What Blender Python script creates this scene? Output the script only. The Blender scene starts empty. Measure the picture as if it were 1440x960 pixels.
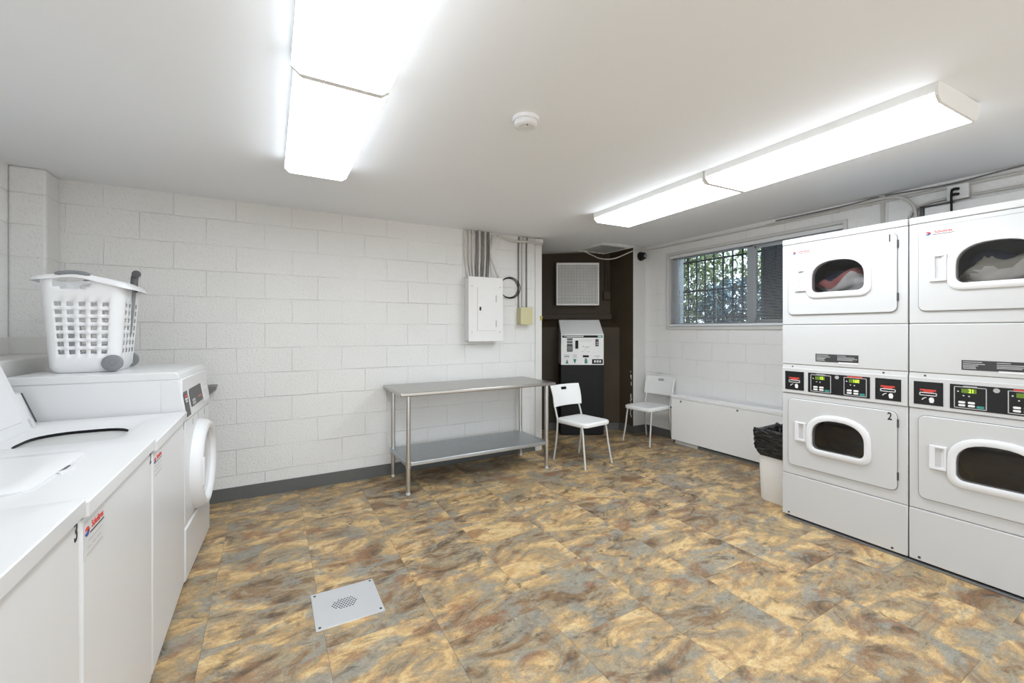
import bpy, bmesh, math, random
from mathutils import Vector, Matrix
random.seed(7)
C = bpy.context.scene.collection
PI = math.pi
YAW = math.atan(340 / 600)
CAM_H = 1.42

# ------------------------------------------------------------------ materials
def _new(name):
    m = bpy.data.materials.new(name); m.use_nodes = True
    nt = m.node_tree; nt.nodes.clear()
    out = nt.nodes.new('ShaderNodeOutputMaterial')
    b = nt.nodes.new('ShaderNodeBsdfPrincipled')
    nt.links.new(b.outputs[0], out.inputs[0])
    return m, nt, b, out

def srgb(r, g, b):
    f = lambda c: (c / 255 / 12.92) if c / 255 <= .04045 else ((c / 255 + .055) / 1.055) ** 2.4
    return (f(r), f(g), f(b), 1)

def mul(c, k): return (min(1, c[0] * k), min(1, c[1] * k), min(1, c[2] * k), 1)

def pm(name, col, rough=.5, metal=0., var=.03, scale=14., bump=0., bscale=200., emit=None, estr=0., coat=0., spec=.5, stretch=None):
    """principled surface with a faint procedural mottling"""
    m, nt, b, out = _new(name)
    N, L = nt.nodes, nt.links
    tc = N.new('ShaderNodeTexCoord')
    src = tc.outputs['Object']
    if stretch:
        mp = N.new('ShaderNodeMapping'); mp.inputs['Scale'].default_value = stretch
        L.new(src, mp.inputs[0]); src = mp.outputs[0]
    no = N.new('ShaderNodeTexNoise'); no.inputs['Scale'].default_value = scale; no.inputs['Detail'].default_value = 3
    L.new(src, no.inputs['Vector'])
    mx = N.new('ShaderNodeMix'); mx.data_type = 'RGBA'
    mx.inputs[6].default_value = mul(col, 1 - var); mx.inputs[7].default_value = mul(col, 1 + var)
    L.new(no.outputs[0], mx.inputs[0]); L.new(mx.outputs[2], b.inputs['Base Color'])
    b.inputs['Roughness'].default_value = rough; b.inputs['Metallic'].default_value = metal
    b.inputs['Specular IOR Level'].default_value = spec
    if coat: b.inputs['Coat Weight'].default_value = coat; b.inputs['Coat Roughness'].default_value = .15
    if emit: b.inputs['Emission Color'].default_value = emit; b.inputs['Emission Strength'].default_value = estr
    if bump:
        n2 = N.new('ShaderNodeTexNoise'); n2.inputs['Scale'].default_value = bscale; n2.inputs['Detail'].default_value = 4
        L.new(src, n2.inputs['Vector'])
        bp = N.new('ShaderNodeBump'); bp.inputs['Strength'].default_value = bump; bp.inputs['Distance'].default_value = .003
        L.new(n2.outputs[0], bp.inputs['Height']); L.new(bp.outputs[0], b.inputs['Normal'])
    return m

def block_mat(name, axis, col, du=0., var=.05):
    """painted concrete block: bond lines and coarse pores in relief, joints a little darker"""
    m, nt, b, out = _new(name)
    N, L = nt.nodes, nt.links
    tc = N.new('ShaderNodeTexCoord'); sp = N.new('ShaderNodeSeparateXYZ'); L.new(tc.outputs['Object'], sp.inputs[0])
    cb = N.new('ShaderNodeCombineXYZ')
    ad = N.new('ShaderNodeMath'); ad.operation = 'ADD'; ad.inputs[1].default_value = du
    L.new(sp.outputs[axis], ad.inputs[0]); L.new(ad.outputs[0], cb.inputs[0]); L.new(sp.outputs[2], cb.inputs[1])
    # slight wander of the joints
    wn = N.new('ShaderNodeTexNoise'); wn.inputs['Scale'].default_value = 5; L.new(tc.outputs['Object'], wn.inputs['Vector'])
    vs = N.new('ShaderNodeVectorMath'); vs.operation = 'SCALE'; vs.inputs['Scale'].default_value = .018
    L.new(wn.outputs['Color'], vs.inputs[0])
    va = N.new('ShaderNodeVectorMath'); va.operation = 'ADD'; L.new(cb.outputs[0], va.inputs[0]); L.new(vs.outputs[0], va.inputs[1])
    br = N.new('ShaderNodeTexBrick'); br.offset = .5; br.offset_frequency = 2; br.squash = 1
    br.inputs['Scale'].default_value = 1; br.inputs['Brick Width'].default_value = .415; br.inputs['Row Height'].default_value = .2125
    br.inputs['Mortar Size'].default_value = .0045; br.inputs['Mortar Smooth'].default_value = .6; br.inputs['Bias'].default_value = 0
    br.inputs['Color1'].default_value = (1, 1, 1, 1); br.inputs['Color2'].default_value = (.8, .8, .8, 1); br.inputs['Mortar'].default_value = (.5, .5, .5, 1)
    L.new(va.outputs[0], br.inputs['Vector'])
    # paint partly fills the joints
    fill = N.new('ShaderNodeTexNoise'); fill.inputs['Scale'].default_value = 2.3; fill.inputs['Detail'].default_value = 2
    L.new(tc.outputs['Object'], fill.inputs['Vector'])
    fr = N.new('ShaderNodeMapRange'); fr.inputs[1].default_value = .35; fr.inputs[2].default_value = .6; fr.inputs[3].default_value = .25; fr.inputs[4].default_value = 1
    L.new(fill.outputs[0], fr.inputs[0])
    mm = N.new('ShaderNodeMath'); mm.operation = 'MULTIPLY'; L.new(br.outputs['Fac'], mm.inputs[0]); L.new(fr.outputs[0], mm.inputs[1])
    pores = N.new('ShaderNodeTexNoise'); pores.inputs['Scale'].default_value = 60; pores.inputs['Detail'].default_value = 5
    L.new(tc.outputs['Object'], pores.inputs['Vector'])
    pr = N.new('ShaderNodeMapRange'); pr.inputs[1].default_value = .3; pr.inputs[2].default_value = .5
    L.new(pores.outputs[0], pr.inputs[0])
    hs = N.new('ShaderNodeMath'); hs.operation = 'MULTIPLY_ADD'; hs.inputs[1].default_value = -1.0; hs.inputs[2].default_value = 1.0
    L.new(mm.outputs[0], hs.inputs[0])
    h2 = N.new('ShaderNodeMath'); h2.operation = 'MULTIPLY_ADD'; h2.inputs[1].default_value = .55; L.new(pr.outputs[0], h2.inputs[0]); L.new(hs.outputs[0], h2.inputs[2])
    bp = N.new('ShaderNodeBump'); bp.inputs['Strength'].default_value = .8; bp.inputs['Distance'].default_value = .005
    L.new(h2.outputs[0], bp.inputs['Height']); L.new(bp.outputs[0], b.inputs['Normal'])
    # colour a little darker along the joints; very faint mottling
    big = N.new('ShaderNodeTexNoise'); big.inputs['Scale'].default_value = 1.7; big.inputs['Detail'].default_value = 4; L.new(tc.outputs['Object'], big.inputs['Vector'])
    mx = N.new('ShaderNodeMix'); mx.data_type = 'RGBA'; mx.inputs[6].default_value = mul(col, 1 - var); mx.inputs[7].default_value = mul(col, 1 + var)
    L.new(big.outputs[0], mx.inputs[0])
    md = N.new('ShaderNodeMath'); md.operation = 'MULTIPLY'; md.inputs[1].default_value = .17; L.new(mm.outputs[0], md.inputs[0])
    m2 = N.new('ShaderNodeMix'); m2.data_type = 'RGBA'; L.new(md.outputs[0], m2.inputs[0]); L.new(mx.outputs[2], m2.inputs[6]); m2.inputs[7].default_value = mul(col, .35)
    L.new(m2.outputs[2], b.inputs['Base Color'])
    b.inputs['Roughness'].default_value = .45
    return m

def floor_mat():
    m, nt, b, out = _new('slate_vinyl_tile')
    N, L = nt.nodes, nt.links
    T = .487
    def math_(op, a, bb=None, c=None):
        n = N.new('ShaderNodeMath'); n.operation = op
        for i, v in enumerate((a, bb, c)):
            if v is None: continue
            if isinstance(v, (int, float)): n.inputs[i].default_value = v
            else: L.new(v, n.inputs[i])
        return n.outputs[0]
    tc = N.new('ShaderNodeTexCoord'); sp = N.new('ShaderNodeSeparateXYZ'); L.new(tc.outputs['Object'], sp.inputs[0])
    u = math_('DIVIDE', math_('SUBTRACT', sp.outputs[0], .22), T)
    col = math_('FLOOR', u)
    par = math_('PINGPONG', col, 1)           # 0 for even columns, 1 for odd
    v0 = math_('DIVIDE', math_('SUBTRACT', sp.outputs[1], .117), T)
    v = math_('SUBTRACT', v0, math_('MULTIPLY', par, .517))
    row = math_('FLOOR', v)
    fu = math_('FRACT', u); fv = math_('FRACT', v)
    du = math_('MINIMUM', fu, math_('SUBTRACT', 1, fu)); dv = math_('MINIMUM', fv, math_('SUBTRACT', 1, fv))
    d = math_('MULTIPLY', math_('MINIMUM', du, dv), T)
    seam = N.new('ShaderNodeMapRange'); seam.inputs[1].default_value = .0004; seam.inputs[2].default_value = .0018; seam.inputs[3].default_value = 1; seam.inputs[4].default_value = 0
    L.new(d, seam.inputs[0])
    idv = N.new('ShaderNodeCombineXYZ'); L.new(col, idv.inputs[0]); L.new(row, idv.inputs[1])
    wn = N.new('ShaderNodeTexWhiteNoise'); wn.noise_dimensions = '3D'; L.new(idv.outputs[0], wn.inputs['Vector'])
    off = N.new('ShaderNodeVectorMath'); off.operation = 'SCALE'; off.inputs['Scale'].default_value = 30; L.new(wn.outputs['Color'], off.inputs[0])
    base = N.new('ShaderNodeMapping'); base.inputs['Rotation'].default_value = (0, 0, -.42); base.inputs['Scale'].default_value = (1.0, 1.7, 1)
    L.new(tc.outputs['Object'], base.inputs[0])
    P = N.new('ShaderNodeVectorMath'); P.operation = 'ADD'; L.new(base.outputs[0], P.inputs[0]); L.new(off.outputs[0], P.inputs[1])
    def noise(scale, detail, rough, dist, add=0.):
        n = N.new('ShaderNodeTexNoise'); n.inputs['Scale'].default_value = scale; n.inputs['Detail'].default_value = detail
        n.inputs['Roughness'].default_value = rough; n.inputs['Distortion'].default_value = dist
        a = N.new('ShaderNodeVectorMath'); a.operation = 'ADD'; a.inputs[1].default_value = (add, add * 1.7, add * .3); L.new(P.outputs[0], a.inputs[0])
        L.new(a.outputs[0], n.inputs['Vector']); return n.outputs[0]
    def ramp(f, stops):
        r = N.new('ShaderNodeValToRGB'); e = r.color_ramp.elements; r.color_ramp.interpolation = 'LINEAR'
        e[0].position, e[0].color = stops[0]; e[1].position, e[1].color = stops[-1]
        for p, c in stops[1:-1]:
            k = e.new(p); k.color = c
        L.new(f, r.inputs[0]); return r.outputs[0]
    def mix(f, a, bb, mode='MIX'):
        n = N.new('ShaderNodeMix'); n.data_type = 'RGBA'; n.blend_type = mode
        if isinstance(f, float): n.inputs[0].default_value = f
        else: L.new(f, n.inputs[0])
        for i, x in ((6, a), (7, bb)):
            if isinstance(x, tuple): n.inputs[i].default_value = x
            else: L.new(x, n.inputs[i])
        return n.outputs[2]
    g = lambda x: (x, x, x, 1)
    n1 = noise(2.7, 12, .64, .8)
    c1 = ramp(n1, [(.34, srgb(98, 84, 68)), (.41, srgb(140, 112, 82)), (.46, srgb(154, 142, 120)), (.51, srgb(176, 148, 108)), (.56, srgb(204, 170, 120)), (.62, srgb(216, 188, 140)), (.68, srgb(198, 160, 108)), (.76, srgb(162, 126, 88))])
    n2 = noise(3.2, 12, .66, .8, 7.3)
    blue = ramp(n2, [(.51, g(0)), (.60, g(.85))])
    c2 = mix(blue, c1, srgb(146, 143, 132))
    n3 = noise(3.3, 12, .66, .9, 17.1)
    rust = ramp(n3, [(.535, g(0)), (.64, g(.75))])
    c3 = mix(rust, c2, srgb(146, 106, 76))
    n4 = noise(5.0, 12, .68, 1.2, 29.)
    dark = ramp(n4, [(.34, g(.8)), (.45, g(0))])
    c4 = mix(dark, c3, srgb(88, 76, 62))
    n5 = noise(26, 5, .7, .4, 41.)
    c5 = mix(.34, c4, ramp(n5, [(.32, g(.2)), (.68, g(.82))]), 'OVERLAY')
    n6 = noise(110, 3, .7, 0., 3.)
    c6 = mix(.34, c5, ramp(n6, [(.35, g(.28)), (.65, g(.75))]), 'OVERLAY')
    sm = math_('MULTIPLY', seam.outputs[0], .55)
    c7 = mix(sm, c6, srgb(84, 72, 56))
    c8 = mix(1.0, c7, (.90, .90, .90, 1), 'MULTIPLY'); L.new(c8, b.inputs['Base Color'])
    b.inputs['Roughness'].default_value = .5; b.inputs['Specular IOR Level'].default_value = .35
    h = math_('SUBTRACT', math_('MULTIPLY', n5, .5), math_('MULTIPLY', seam.outputs[0], 1.0))
    bp = N.new('ShaderNodeBump'); bp.inputs['Strength'].default_value = .25; bp.inputs['Distance'].default_value = .002
    L.new(h, bp.inputs['Height']); L.new(bp.outputs[0], b.inputs['Normal'])
    return m

def glass_mat(name, tint=(.9, .95, .95, 1), dark=0.):
    """thin pane: mostly see-through with a sharp surface reflection"""
    m = bpy.data.materials.new(name); m.use_nodes = True; nt = m.node_tree; N, L = nt.nodes, nt.links; N.clear()
    out = N.new('ShaderNodeOutputMaterial'); tr = N.new('ShaderNodeBsdfTransparent'); gl = N.new('ShaderNodeBsdfGlossy')
    no = N.new('ShaderNodeTexNoise'); no.inputs['Scale'].default_value = 3
    mr = N.new('ShaderNodeMapRange'); mr.inputs[3].default_value = .02; mr.inputs[4].default_value = .05; L.new(no.outputs[0], mr.inputs[0]); L.new(mr.outputs[0], gl.inputs['Roughness'])
    tr.inputs[0].default_value = tint
    fr = N.new('ShaderNodeFresnel'); fr.inputs[0].default_value = 1.45
    mx = N.new('ShaderNodeMixShader'); L.new(fr.outputs[0], mx.inputs[0]); L.new(tr.outputs[0], mx.inputs[1]); L.new(gl.outputs[0], mx.inputs[2]); L.new(mx.outputs[0], out.inputs[0])
    return m

def emit_mat(name, col, s):
    m = bpy.data.materials.new(name); m.use_nodes = True; nt = m.node_tree; N, L = nt.nodes, nt.links; N.clear()
    out = N.new('ShaderNodeOutputMaterial'); e = N.new('ShaderNodeEmission')
    no = N.new('ShaderNodeTexNoise'); no.inputs['Scale'].default_value = 6
    mx = N.new('ShaderNodeMix'); mx.data_type = 'RGBA'; mx.inputs[6].default_value = mul(col, .97); mx.inputs[7].default_value = col
    L.new(no.outputs[0], mx.inputs[0]); L.new(mx.outputs[2], e.inputs[0]); e.inputs[1].default_value = s
    L.new(e.outputs[0], out.inputs[0]); return m

LAMP = 6.2
M = {}
M['floor'] = floor_mat()
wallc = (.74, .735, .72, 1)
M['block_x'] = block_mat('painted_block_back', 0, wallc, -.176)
M['block_y'] = block_mat('painted_block_side', 1, (.87, .868, .86, 1), .07)  # same paint as the back wall, lightened to offset the weaker light here
M['ceiling'] = pm('ceiling_paint', (.85, .87, .895, 1), .7, var=.02, scale=1.5, bump=.15, bscale=30)
M['brown'] = pm('brown_paint', (.058, .043, .027, 1), .55, spec=.25, var=.22, scale=3.2, bump=.35, bscale=24)
M['grey_paint'] = pm('grey_wall_paint', (.70, .69, .67, 1), .5, var=.04, scale=4, bump=.3, bscale=40)
M['baseboard'] = pm('vinyl_base', srgb(92, 92, 90), .45, var=.06)
M['enamel'] = pm('white_enamel', (.665, .665, .67, 1), .28, var=.012, scale=5, coat=.25)
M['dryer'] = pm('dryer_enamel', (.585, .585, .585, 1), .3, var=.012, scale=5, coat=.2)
M['enamel2'] = pm('white_enamel_satin', (.68, .68, .685, 1), .34, var=.012, scale=6, coat=.15)
M['plastic'] = pm('white_plastic', (.74, .74, .75, 1), .38, var=.012)
M['heater'] = pm('heater_paint', (.90, .90, .895, 1), .4, var=.012)
M['greymetal'] = pm('grey_lip', (.52, .52, .51, 1), .4, var=.03)
M['black'] = pm('black_plastic', (.006, .006, .007, 1), .45, spec=.25, var=.2)
M['blackgloss'] = pm('black_panel', (.010, .010, .011, 1), .22, var=.2)
M['charcoal'] = pm('charcoal', (.045, .045, .047, 1), .4, var=.1)
M['greyplastic'] = pm('grey_plastic', (.20, .21, .22, 1), .42, var=.06)
M['lightgrey'] = pm('light_grey_print', (.42, .42, .42, 1), .5, var=.05)
M['red'] = pm('red_print', srgb(205, 70, 60), .5, var=.05)
M['blue'] = pm('blue_print', srgb(60, 85, 150), .5, var=.05)
M['teal'] = pm('teal_print', srgb(60, 140, 132), .45, var=.06)
M['greenlcd'] = pm('green_lcd', srgb(60, 70, 30), .3, var=.05, emit=srgb(110, 150, 40), estr=.25)
M['greendigit'] = emit_mat('green_digits', srgb(190, 230, 70), 1.1)
M['white'] = pm('white_print', (.78, .78, .78, 1), .5, var=.02)
M['numeral'] = pm('black_numeral', (.02, .02, .02, 1), .5, var=.1)
M['steel'] = pm('stainless', (.62, .62, .61, 1), .30, 1., var=.05, scale=20, stretch=(.2, 6, 6))
M['steeltop'] = pm('stainless_top', (.50, .485, .46, 1), .34, 1., var=.06, scale=20, stretch=(.2, 6, 6))
M['galv'] = pm('galvanised', (.50, .53, .55, 1), .42, 1., var=.09, scale=16)
M['drainplate'] = pm('brushed_plate', (.66, .67, .69, 1), .45, .6, var=.05, scale=30, stretch=(1, 8, 1))
M['chair'] = pm('chair_white', (.86, .86, .85, 1), .38, var=.015)
M['chairleg'] = pm('powder_silver', (.62, .62, .60, 1), .35, .35, var=.03)
M['conduit'] = pm('painted_conduit', (.58, .56, .53, 1), .45, var=.08, scale=30)
M['conduitdark'] = pm('bare_conduit', (.20, .19, .18, 1), .4, .4, var=.1, scale=30)
M['panelpaint'] = pm('panel_paint', (.76, .755, .745, 1), .42, var=.02)
M['beige'] = pm('beige_box', srgb(196, 190, 150), .45, var=.04)
M['mesh'] = None
M['bag'] = pm('black_bag', (.008, .008, .009, 1), .2, var=.2, bump=1., bscale=16, stretch=(1, 1, 2.2))
for n_ in M['bag'].node_tree.nodes:
    if n_.type == 'BUMP': n_.inputs['Distance'].default_value = .03
M['window_alu'] = pm('window_aluminium', (.62, .65, .68, 1), .4, .2, var=.03)
M['casing'] = pm('casing_paint', (.66, .65, .625, 1), .45, var=.03)
M['blind'] = pm('blind_slat', (.78, .80, .82, 1), .4, var=.02)
M['bars'] = pm('bar_iron', (.02, .022, .025, 1), .5, var=.1)
M['glass'] = glass_mat('window_glass', (.86, .93, .97, 1))
M['doorglass'] = glass_mat('dryer_glass', (.92, .92, .93, 1))
M['washglass'] = glass_mat('washer_glass', (.55, .58, .60, 1))
M['drum'] = pm('drum_steel', (.12, .12, .12, 1), .4, .5, var=.1)
M['lamp'] = emit_mat('lamp_diffuser', (.88, .945, 1.0, 1), LAMP)
M['lampbody'] = pm('lamp_body', (.82, .82, .81, 1), .4, var=.01)
M['foam'] = pm('white_film', (.80, .80, .79, 1), .35, var=.06, scale=20, bump=1., bscale=25)
M['extdark'] = pm('dark_brick', (.035, .042, .05, 1), .7, var=.2)
M['dirt'] = pm('soil', (.12, .10, .07, 1), .9, var=.3)
M['bark'] = pm('bark', (.06, .045, .03, 1), .9, var=.3)
M['rubber'] = pm('rubber_grey', (.10, .10, .105, 1), .6, var=.1)

def perforated(name, c1, c2, pitch, axis_rot):
    m, nt, b, out = _new(name); N, L = nt.nodes, nt.links
    tc = N.new('ShaderNodeTexCoord'); mp = N.new('ShaderNodeMapping'); mp.inputs['Rotation'].default_value = axis_rot
    L.new(tc.outputs['Object'], mp.inputs[0])
    sp = N.new('ShaderNodeSeparateXYZ'); L.new(mp.outputs[0], sp.inputs[0])
    hs = []
    for i in (0, 2):
        d = N.new('ShaderNodeMath'); d.operation = 'MULTIPLY'; d.inputs[1].default_value = 2 * PI / pitch; L.new(sp.outputs[i], d.inputs[0])
        s = N.new('ShaderNodeMath'); s.operation = 'SINE'; L.new(d.outputs[0], s.inputs[0]); hs.append(s.outputs[0])
    p = N.new('ShaderNodeMath'); p.operation = 'MULTIPLY'; L.new(hs[0], p.inputs[0]); L.new(hs[1], p.inputs[1])
    mr = N.new('ShaderNodeMapRange'); mr.inputs[1].default_value = -.1; mr.inputs[2].default_value = .35; L.new(p.outputs[0], mr.inputs[0])
    mx = N.new('ShaderNodeMix'); mx.data_type = 'RGBA'; mx.inputs[6].default_value = c1; mx.inputs[7].default_value = c2; L.new(mr.outputs[0], mx.inputs[0])
    L.new(mx.outputs[2], b.inputs['Base Color']); b.inputs['Roughness'].default_value = .4
    bp = N.new('ShaderNodeBump'); bp.invert = True; bp.inputs['Strength'].default_value = .6; bp.inputs['Distance'].default_value = .004; L.new(mr.outputs[0], bp.inputs['Height']); L.new(bp.outputs[0], b.inputs['Normal'])
    return m
M['mesh'] = perforated('expanded_metal', (.80, .80, .78, 1), (.10, .10, .10, 1), .030, (0, PI / 4, 0))

# ------------------------------------------------------------------ geometry helpers
def B(): return bmesh.new()

def box(bm, x0, x1, y0, y1, z0, z1):
    v = [bm.verts.new(p) for p in ((x0, y0, z0), (x1, y0, z0), (x1, y1, z0), (x0, y1, z0), (x0, y0, z1), (x1, y0, z1), (x1, y1, z1), (x0, y1, z1))]
    return [bm.faces.new([v[i] for i in f]) for f in ((3, 2, 1, 0), (4, 5, 6, 7), (0, 1, 5, 4), (1, 2, 6, 5), (2, 3, 7, 6), (3, 0, 4, 7))]

def hexa(bm, pts):
    v = [bm.verts.new(p) for p in pts]
    for f in ((3, 2, 1, 0), (4, 5, 6, 7), (0, 1, 5, 4), (1, 2, 6, 5), (2, 3, 7, 6), (3, 0, 4, 7)): bm.faces.new([v[i] for i in f])

def frame_of(d):
    d = d.normalized(); a = Vector((0, 0, 1)) if abs(d.z) < .9 else Vector((1, 0, 0))
    u = d.cross(a).normalized(); return u, d.cross(u).normalized()

def tube(bm, pts, r, seg=10, closed=False):
    pts = [Vector(p) for p in pts]; n = len(pts); rings = []
    rr = r if isinstance(r, (list, tuple)) else [r] * n
    u = None
    for i in range(n):
        a = pts[(i - 1) % n] if (closed or i > 0) else pts[i]
        c = pts[(i + 1) % n] if (closed or i < n - 1) else pts[i]
        d = (c - a).normalized()
        if u is None: u, w = frame_of(d)
        else:
            u = (u - d * u.dot(d)).normalized(); w = d.cross(u)
        rings.append([bm.verts.new(pts[i] + rr[i] * (u * math.cos(2 * PI * k / seg) + w * math.sin(2 * PI * k / seg))) for k in range(seg)])
    m = n if closed else n - 1
    for i in range(m):
        A, Bq = rings[i], rings[(i + 1) % n]
        for k in range(seg): bm.faces.new((A[k], A[(k + 1) % seg], Bq[(k + 1) % seg], Bq[k]))
    if not closed:
        bm.faces.new(list(reversed(rings[0]))); bm.faces.new(rings[-1])

def cyl(bm, p0, p1, r, seg=20, r2=None): tube(bm, [p0, p1], [r, r if r2 is None else r2], seg)

def lathe(bm, prof, o, axis='z', seg=48, cap=True):
    """prof: (radius, height) pairs, spun about the axis through o"""
    o = Vector(o); rings = []
    for r, h in prof:
        ring = []
        for k in range(seg):
            a = 2 * PI * k / seg; c, s = r * math.cos(a), r * math.sin(a)
            p = {'z': (c, s, h), 'x': (h, c, s), '-x': (-h, c, -s), '-y': (c, -h, s)}[axis]
            ring.append(bm.verts.new(o + Vector(p)))
        rings.append(ring)
    for A, Bq in zip(rings, rings[1:]):
        for k in range(seg): bm.faces.new((A[k], A[(k + 1) % seg], Bq[(k + 1) % seg], Bq[k]))
    if cap:
        bm.faces.new(list(reversed(rings[0]))); bm.faces.new(rings[-1])

def prism(bm, outline, place, d0, d1):
    """closed outline (a,b) swept from depth d0 to d1; place(a,b,d) -> point"""
    A = [bm.verts.new(place(a, b, d0)) for a, b in outline]; Bq = [bm.verts.new(place(a, b, d1)) for a, b in outline]
    n = len(A)
    for k in range(n): bm.faces.new((A[k], A[(k + 1) % n], Bq[(k + 1) % n], Bq[k]))
    bm.faces.new(list(reversed(A))); bm.faces.new(Bq)

def loft(bm, loops, cap0=False, cap1=False, closed=True):
    R = [[bm.verts.new(p) for p in l] for l in loops]
    for A, Bq in zip(R, R[1:]):
        n = len(A)
        for k in range(n if closed else n - 1): bm.faces.new((A[k], A[(k + 1) % n], Bq[(k + 1) % n], Bq[k]))
    if cap0: bm.faces.new(list(reversed(R[0])))
    if cap1: bm.faces.new(R[-1])

def rrect(x0, x1, y0, y1, r, n=6):
    o = []
    for cx, cy, a0 in ((x1 - r, y1 - r, 0), (x0 + r, y1 - r, PI / 2), (x0 + r, y0 + r, PI), (x1 - r, y0 + r, 1.5 * PI)):
        for k in range(n + 1):
            a = a0 + PI / 2 * k / n; o.append((cx + r * math.cos(a), cy + r * math.sin(a)))
    return o

def smooth_path(pts, n=8):
    pts = [Vector(p) for p in pts]; out = []
    for i in range(len(pts) - 1):
        p0 = pts[max(0, i - 1)]; p1 = pts[i]; p2 = pts[i + 1]; p3 = pts[min(len(pts) - 1, i + 2)]
        for k in range(n):
            t = k / n
            out.append(.5 * ((2 * p1) + (p2 - p0) * t + (2 * p0 - 5 * p1 + 4 * p2 - p3) * t * t + (3 * p1 - p0 - 3 * p2 + p3) * t ** 3))
    out.append(pts[-1]); return out

ORIG = {}
def root(name, label, cat, loc, group=None, rotz=0.):
    o = bpy.data.objects.new(name, None); C.objects.link(o)
    o.location = loc; o.rotation_euler = (0, 0, rotz); o['label'] = label; o['category'] = cat
    o.empty_display_size = .1
    if group: o['group'] = group
    ORIG[o.name] = Vector(loc) if rotz == 0 else Vector((0, 0, 0))
    return o

def obj(name, bm, mat, parent=None, bevel=0., seg=2, smooth=True, angle=40, local=False, label=None):
    """link a bmesh as ONE mesh object; geometry is given in world coordinates unless the thing is turned"""
    bmesh.ops.recalc_face_normals(bm, faces=bm.faces[:])
    me = bpy.data.meshes.new(name); bm.to_mesh(me); bm.free()
    o = bpy.data.objects.new(name, me); C.objects.link(o)
    mats = mat if isinstance(mat, (list, tuple)) else [mat]
    for m_ in mats: me.materials.append(M[m_] if isinstance(m_, str) else m_)
    off = Vector((0, 0, 0))
    if parent is not None:
        o.parent = parent; off = ORIG[parent.name]
    ORIG[o.name] = off
    if off.length > 0: me.transform(Matrix.Translation(-off))
    if smooth:
        for p in me.polygons: p.use_smooth = True
        try: me.set_sharp_from_angle(angle=math.radians(angle))
        except Exception: pass
    if bevel:
        b = o.modifiers.new('edge', 'BEVEL'); b.width = bevel; b.segments = seg; b.limit_method = 'ANGLE'; b.angle_limit = math.radians(35)
        b.harden_normals = False
    if label: o['label'] = label
    return o

def struct(name, bm, mat, parent=None, bevel=0., **k):
    o = obj(name, bm, mat, parent, bevel, **k)
    if parent is None: o['kind'] = 'structure'
    return o

def cut(o, cutter):
    """open a real hole in o with a closed cutter volume given in world coordinates"""
    bmesh.ops.recalc_face_normals(cutter, faces=cutter.faces[:])
    me = bpy.data.meshes.new('c'); cutter.to_mesh(me); cutter.free(); me.transform(Matrix.Translation(-ORIG[o.name]))
    c = bpy.data.objects.new('c', me); C.objects.link(c); c.parent = o.parent
    keep = [(m.name, m) for m in o.modifiers]
    vis = []
    for m in o.modifiers: m.show_viewport = False
    b = o.modifiers.new('hole', 'BOOLEAN'); b.operation = 'DIFFERENCE'; b.solver = 'EXACT'; b.object = c
    bpy.context.view_layer.update()
    new = bpy.data.meshes.new_from_object(o.evaluated_get(bpy.context.evaluated_depsgraph_get()))
    o.modifiers.remove(b); new.name = o.name; o.data = new
    for m in o.modifiers: m.show_viewport = True
    try: new.set_sharp_from_angle(angle=math.radians(40))
    except Exception: pass
    bpy.data.objects.remove(c)

def tag(o, label, cat, group=None, kind=None):
    o['label'] = label; o['category'] = cat
    if group: o['group'] = group
    if kind: o['kind'] = kind
    return o

FACE = {'-x': Matrix(((0, 0, -1), (-1, 0, 0), (0, 1, 0))), '+x': Matrix(((0, 0, 1), (1, 0, 0), (0, 1, 0))), '-y': Matrix(((1, 0, 0), (0, 0, -1), (0, 1, 0)))}
def text(s, at, size, face, mat, parent, name='lettering', sx=1., depth=.0004, align='CENTER'):
    cu = bpy.data.curves.new(name, 'FONT'); cu.body = s; cu.size = size; cu.extrude = depth; cu.align_x = align; cu.align_y = 'CENTER'
    cu.resolution_u = 3; cu.offset = size * .018
    t = bpy.data.objects.new('tmp', cu); C.objects.link(t)
    dg = bpy.context.evaluated_depsgraph_get(); me = bpy.data.meshes.new_from_object(t.evaluated_get(dg))
    bpy.data.objects.remove(t); bpy.data.curves.remove(cu)
    R = FACE[face].to_4x4()
    me.transform(Matrix.Translation(Vector(at) - ORIG[parent.name]) @ R @ Matrix.Diagonal((sx, 1, 1, 1)))
    me.name = name
    o = bpy.data.objects.new(name, me); C.objects.link(o); me.materials.clear(); me.materials.append(M[mat]); o.parent = parent; ORIG[o.name] = ORIG[parent.name]
    return o

# ------------------------------------------------------------------ room shell
YB = 4.25; XL = -1.49; XR = 4.57; YF = -1.3; FILL_OPENING = (-1.2, 4.3, 2.40)
def cz(x): return 2.50 if x < 2.5 else 2.50 + (x - 2.5) / 2.07 * .075
bm = B(); box(bm, XL - .1, XR + .3, YF - .1, 6.1, -.1, 0)
struct('floor', bm, 'floor', smooth=False)
bm = B()
xs = [XL - .1, 2.5, XR + .3]
loft(bm, [[(x, y, z) for x in xs for z in (cz(x),)] for y in (YF - .1, 6.1) for z in (0,)], closed=False)
g = bmesh.ops.extrude_face_region(bm, geom=bm.faces[:])
for v in g['geom']:
    if isinstance(v, bmesh.types.BMVert): v.co.z += .1
struct('ceiling', bm, 'ceiling', smooth=False)
bm = B(); box(bm, XL - .1, 2.797, YB, YB + .14, 0, 2.5)
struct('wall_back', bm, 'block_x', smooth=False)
bm = B(); box(bm, XL - .1, XL, YF - .1, YB, 0, 2.5)
struct('wall_left', bm, 'block_y', smooth=False)
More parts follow.
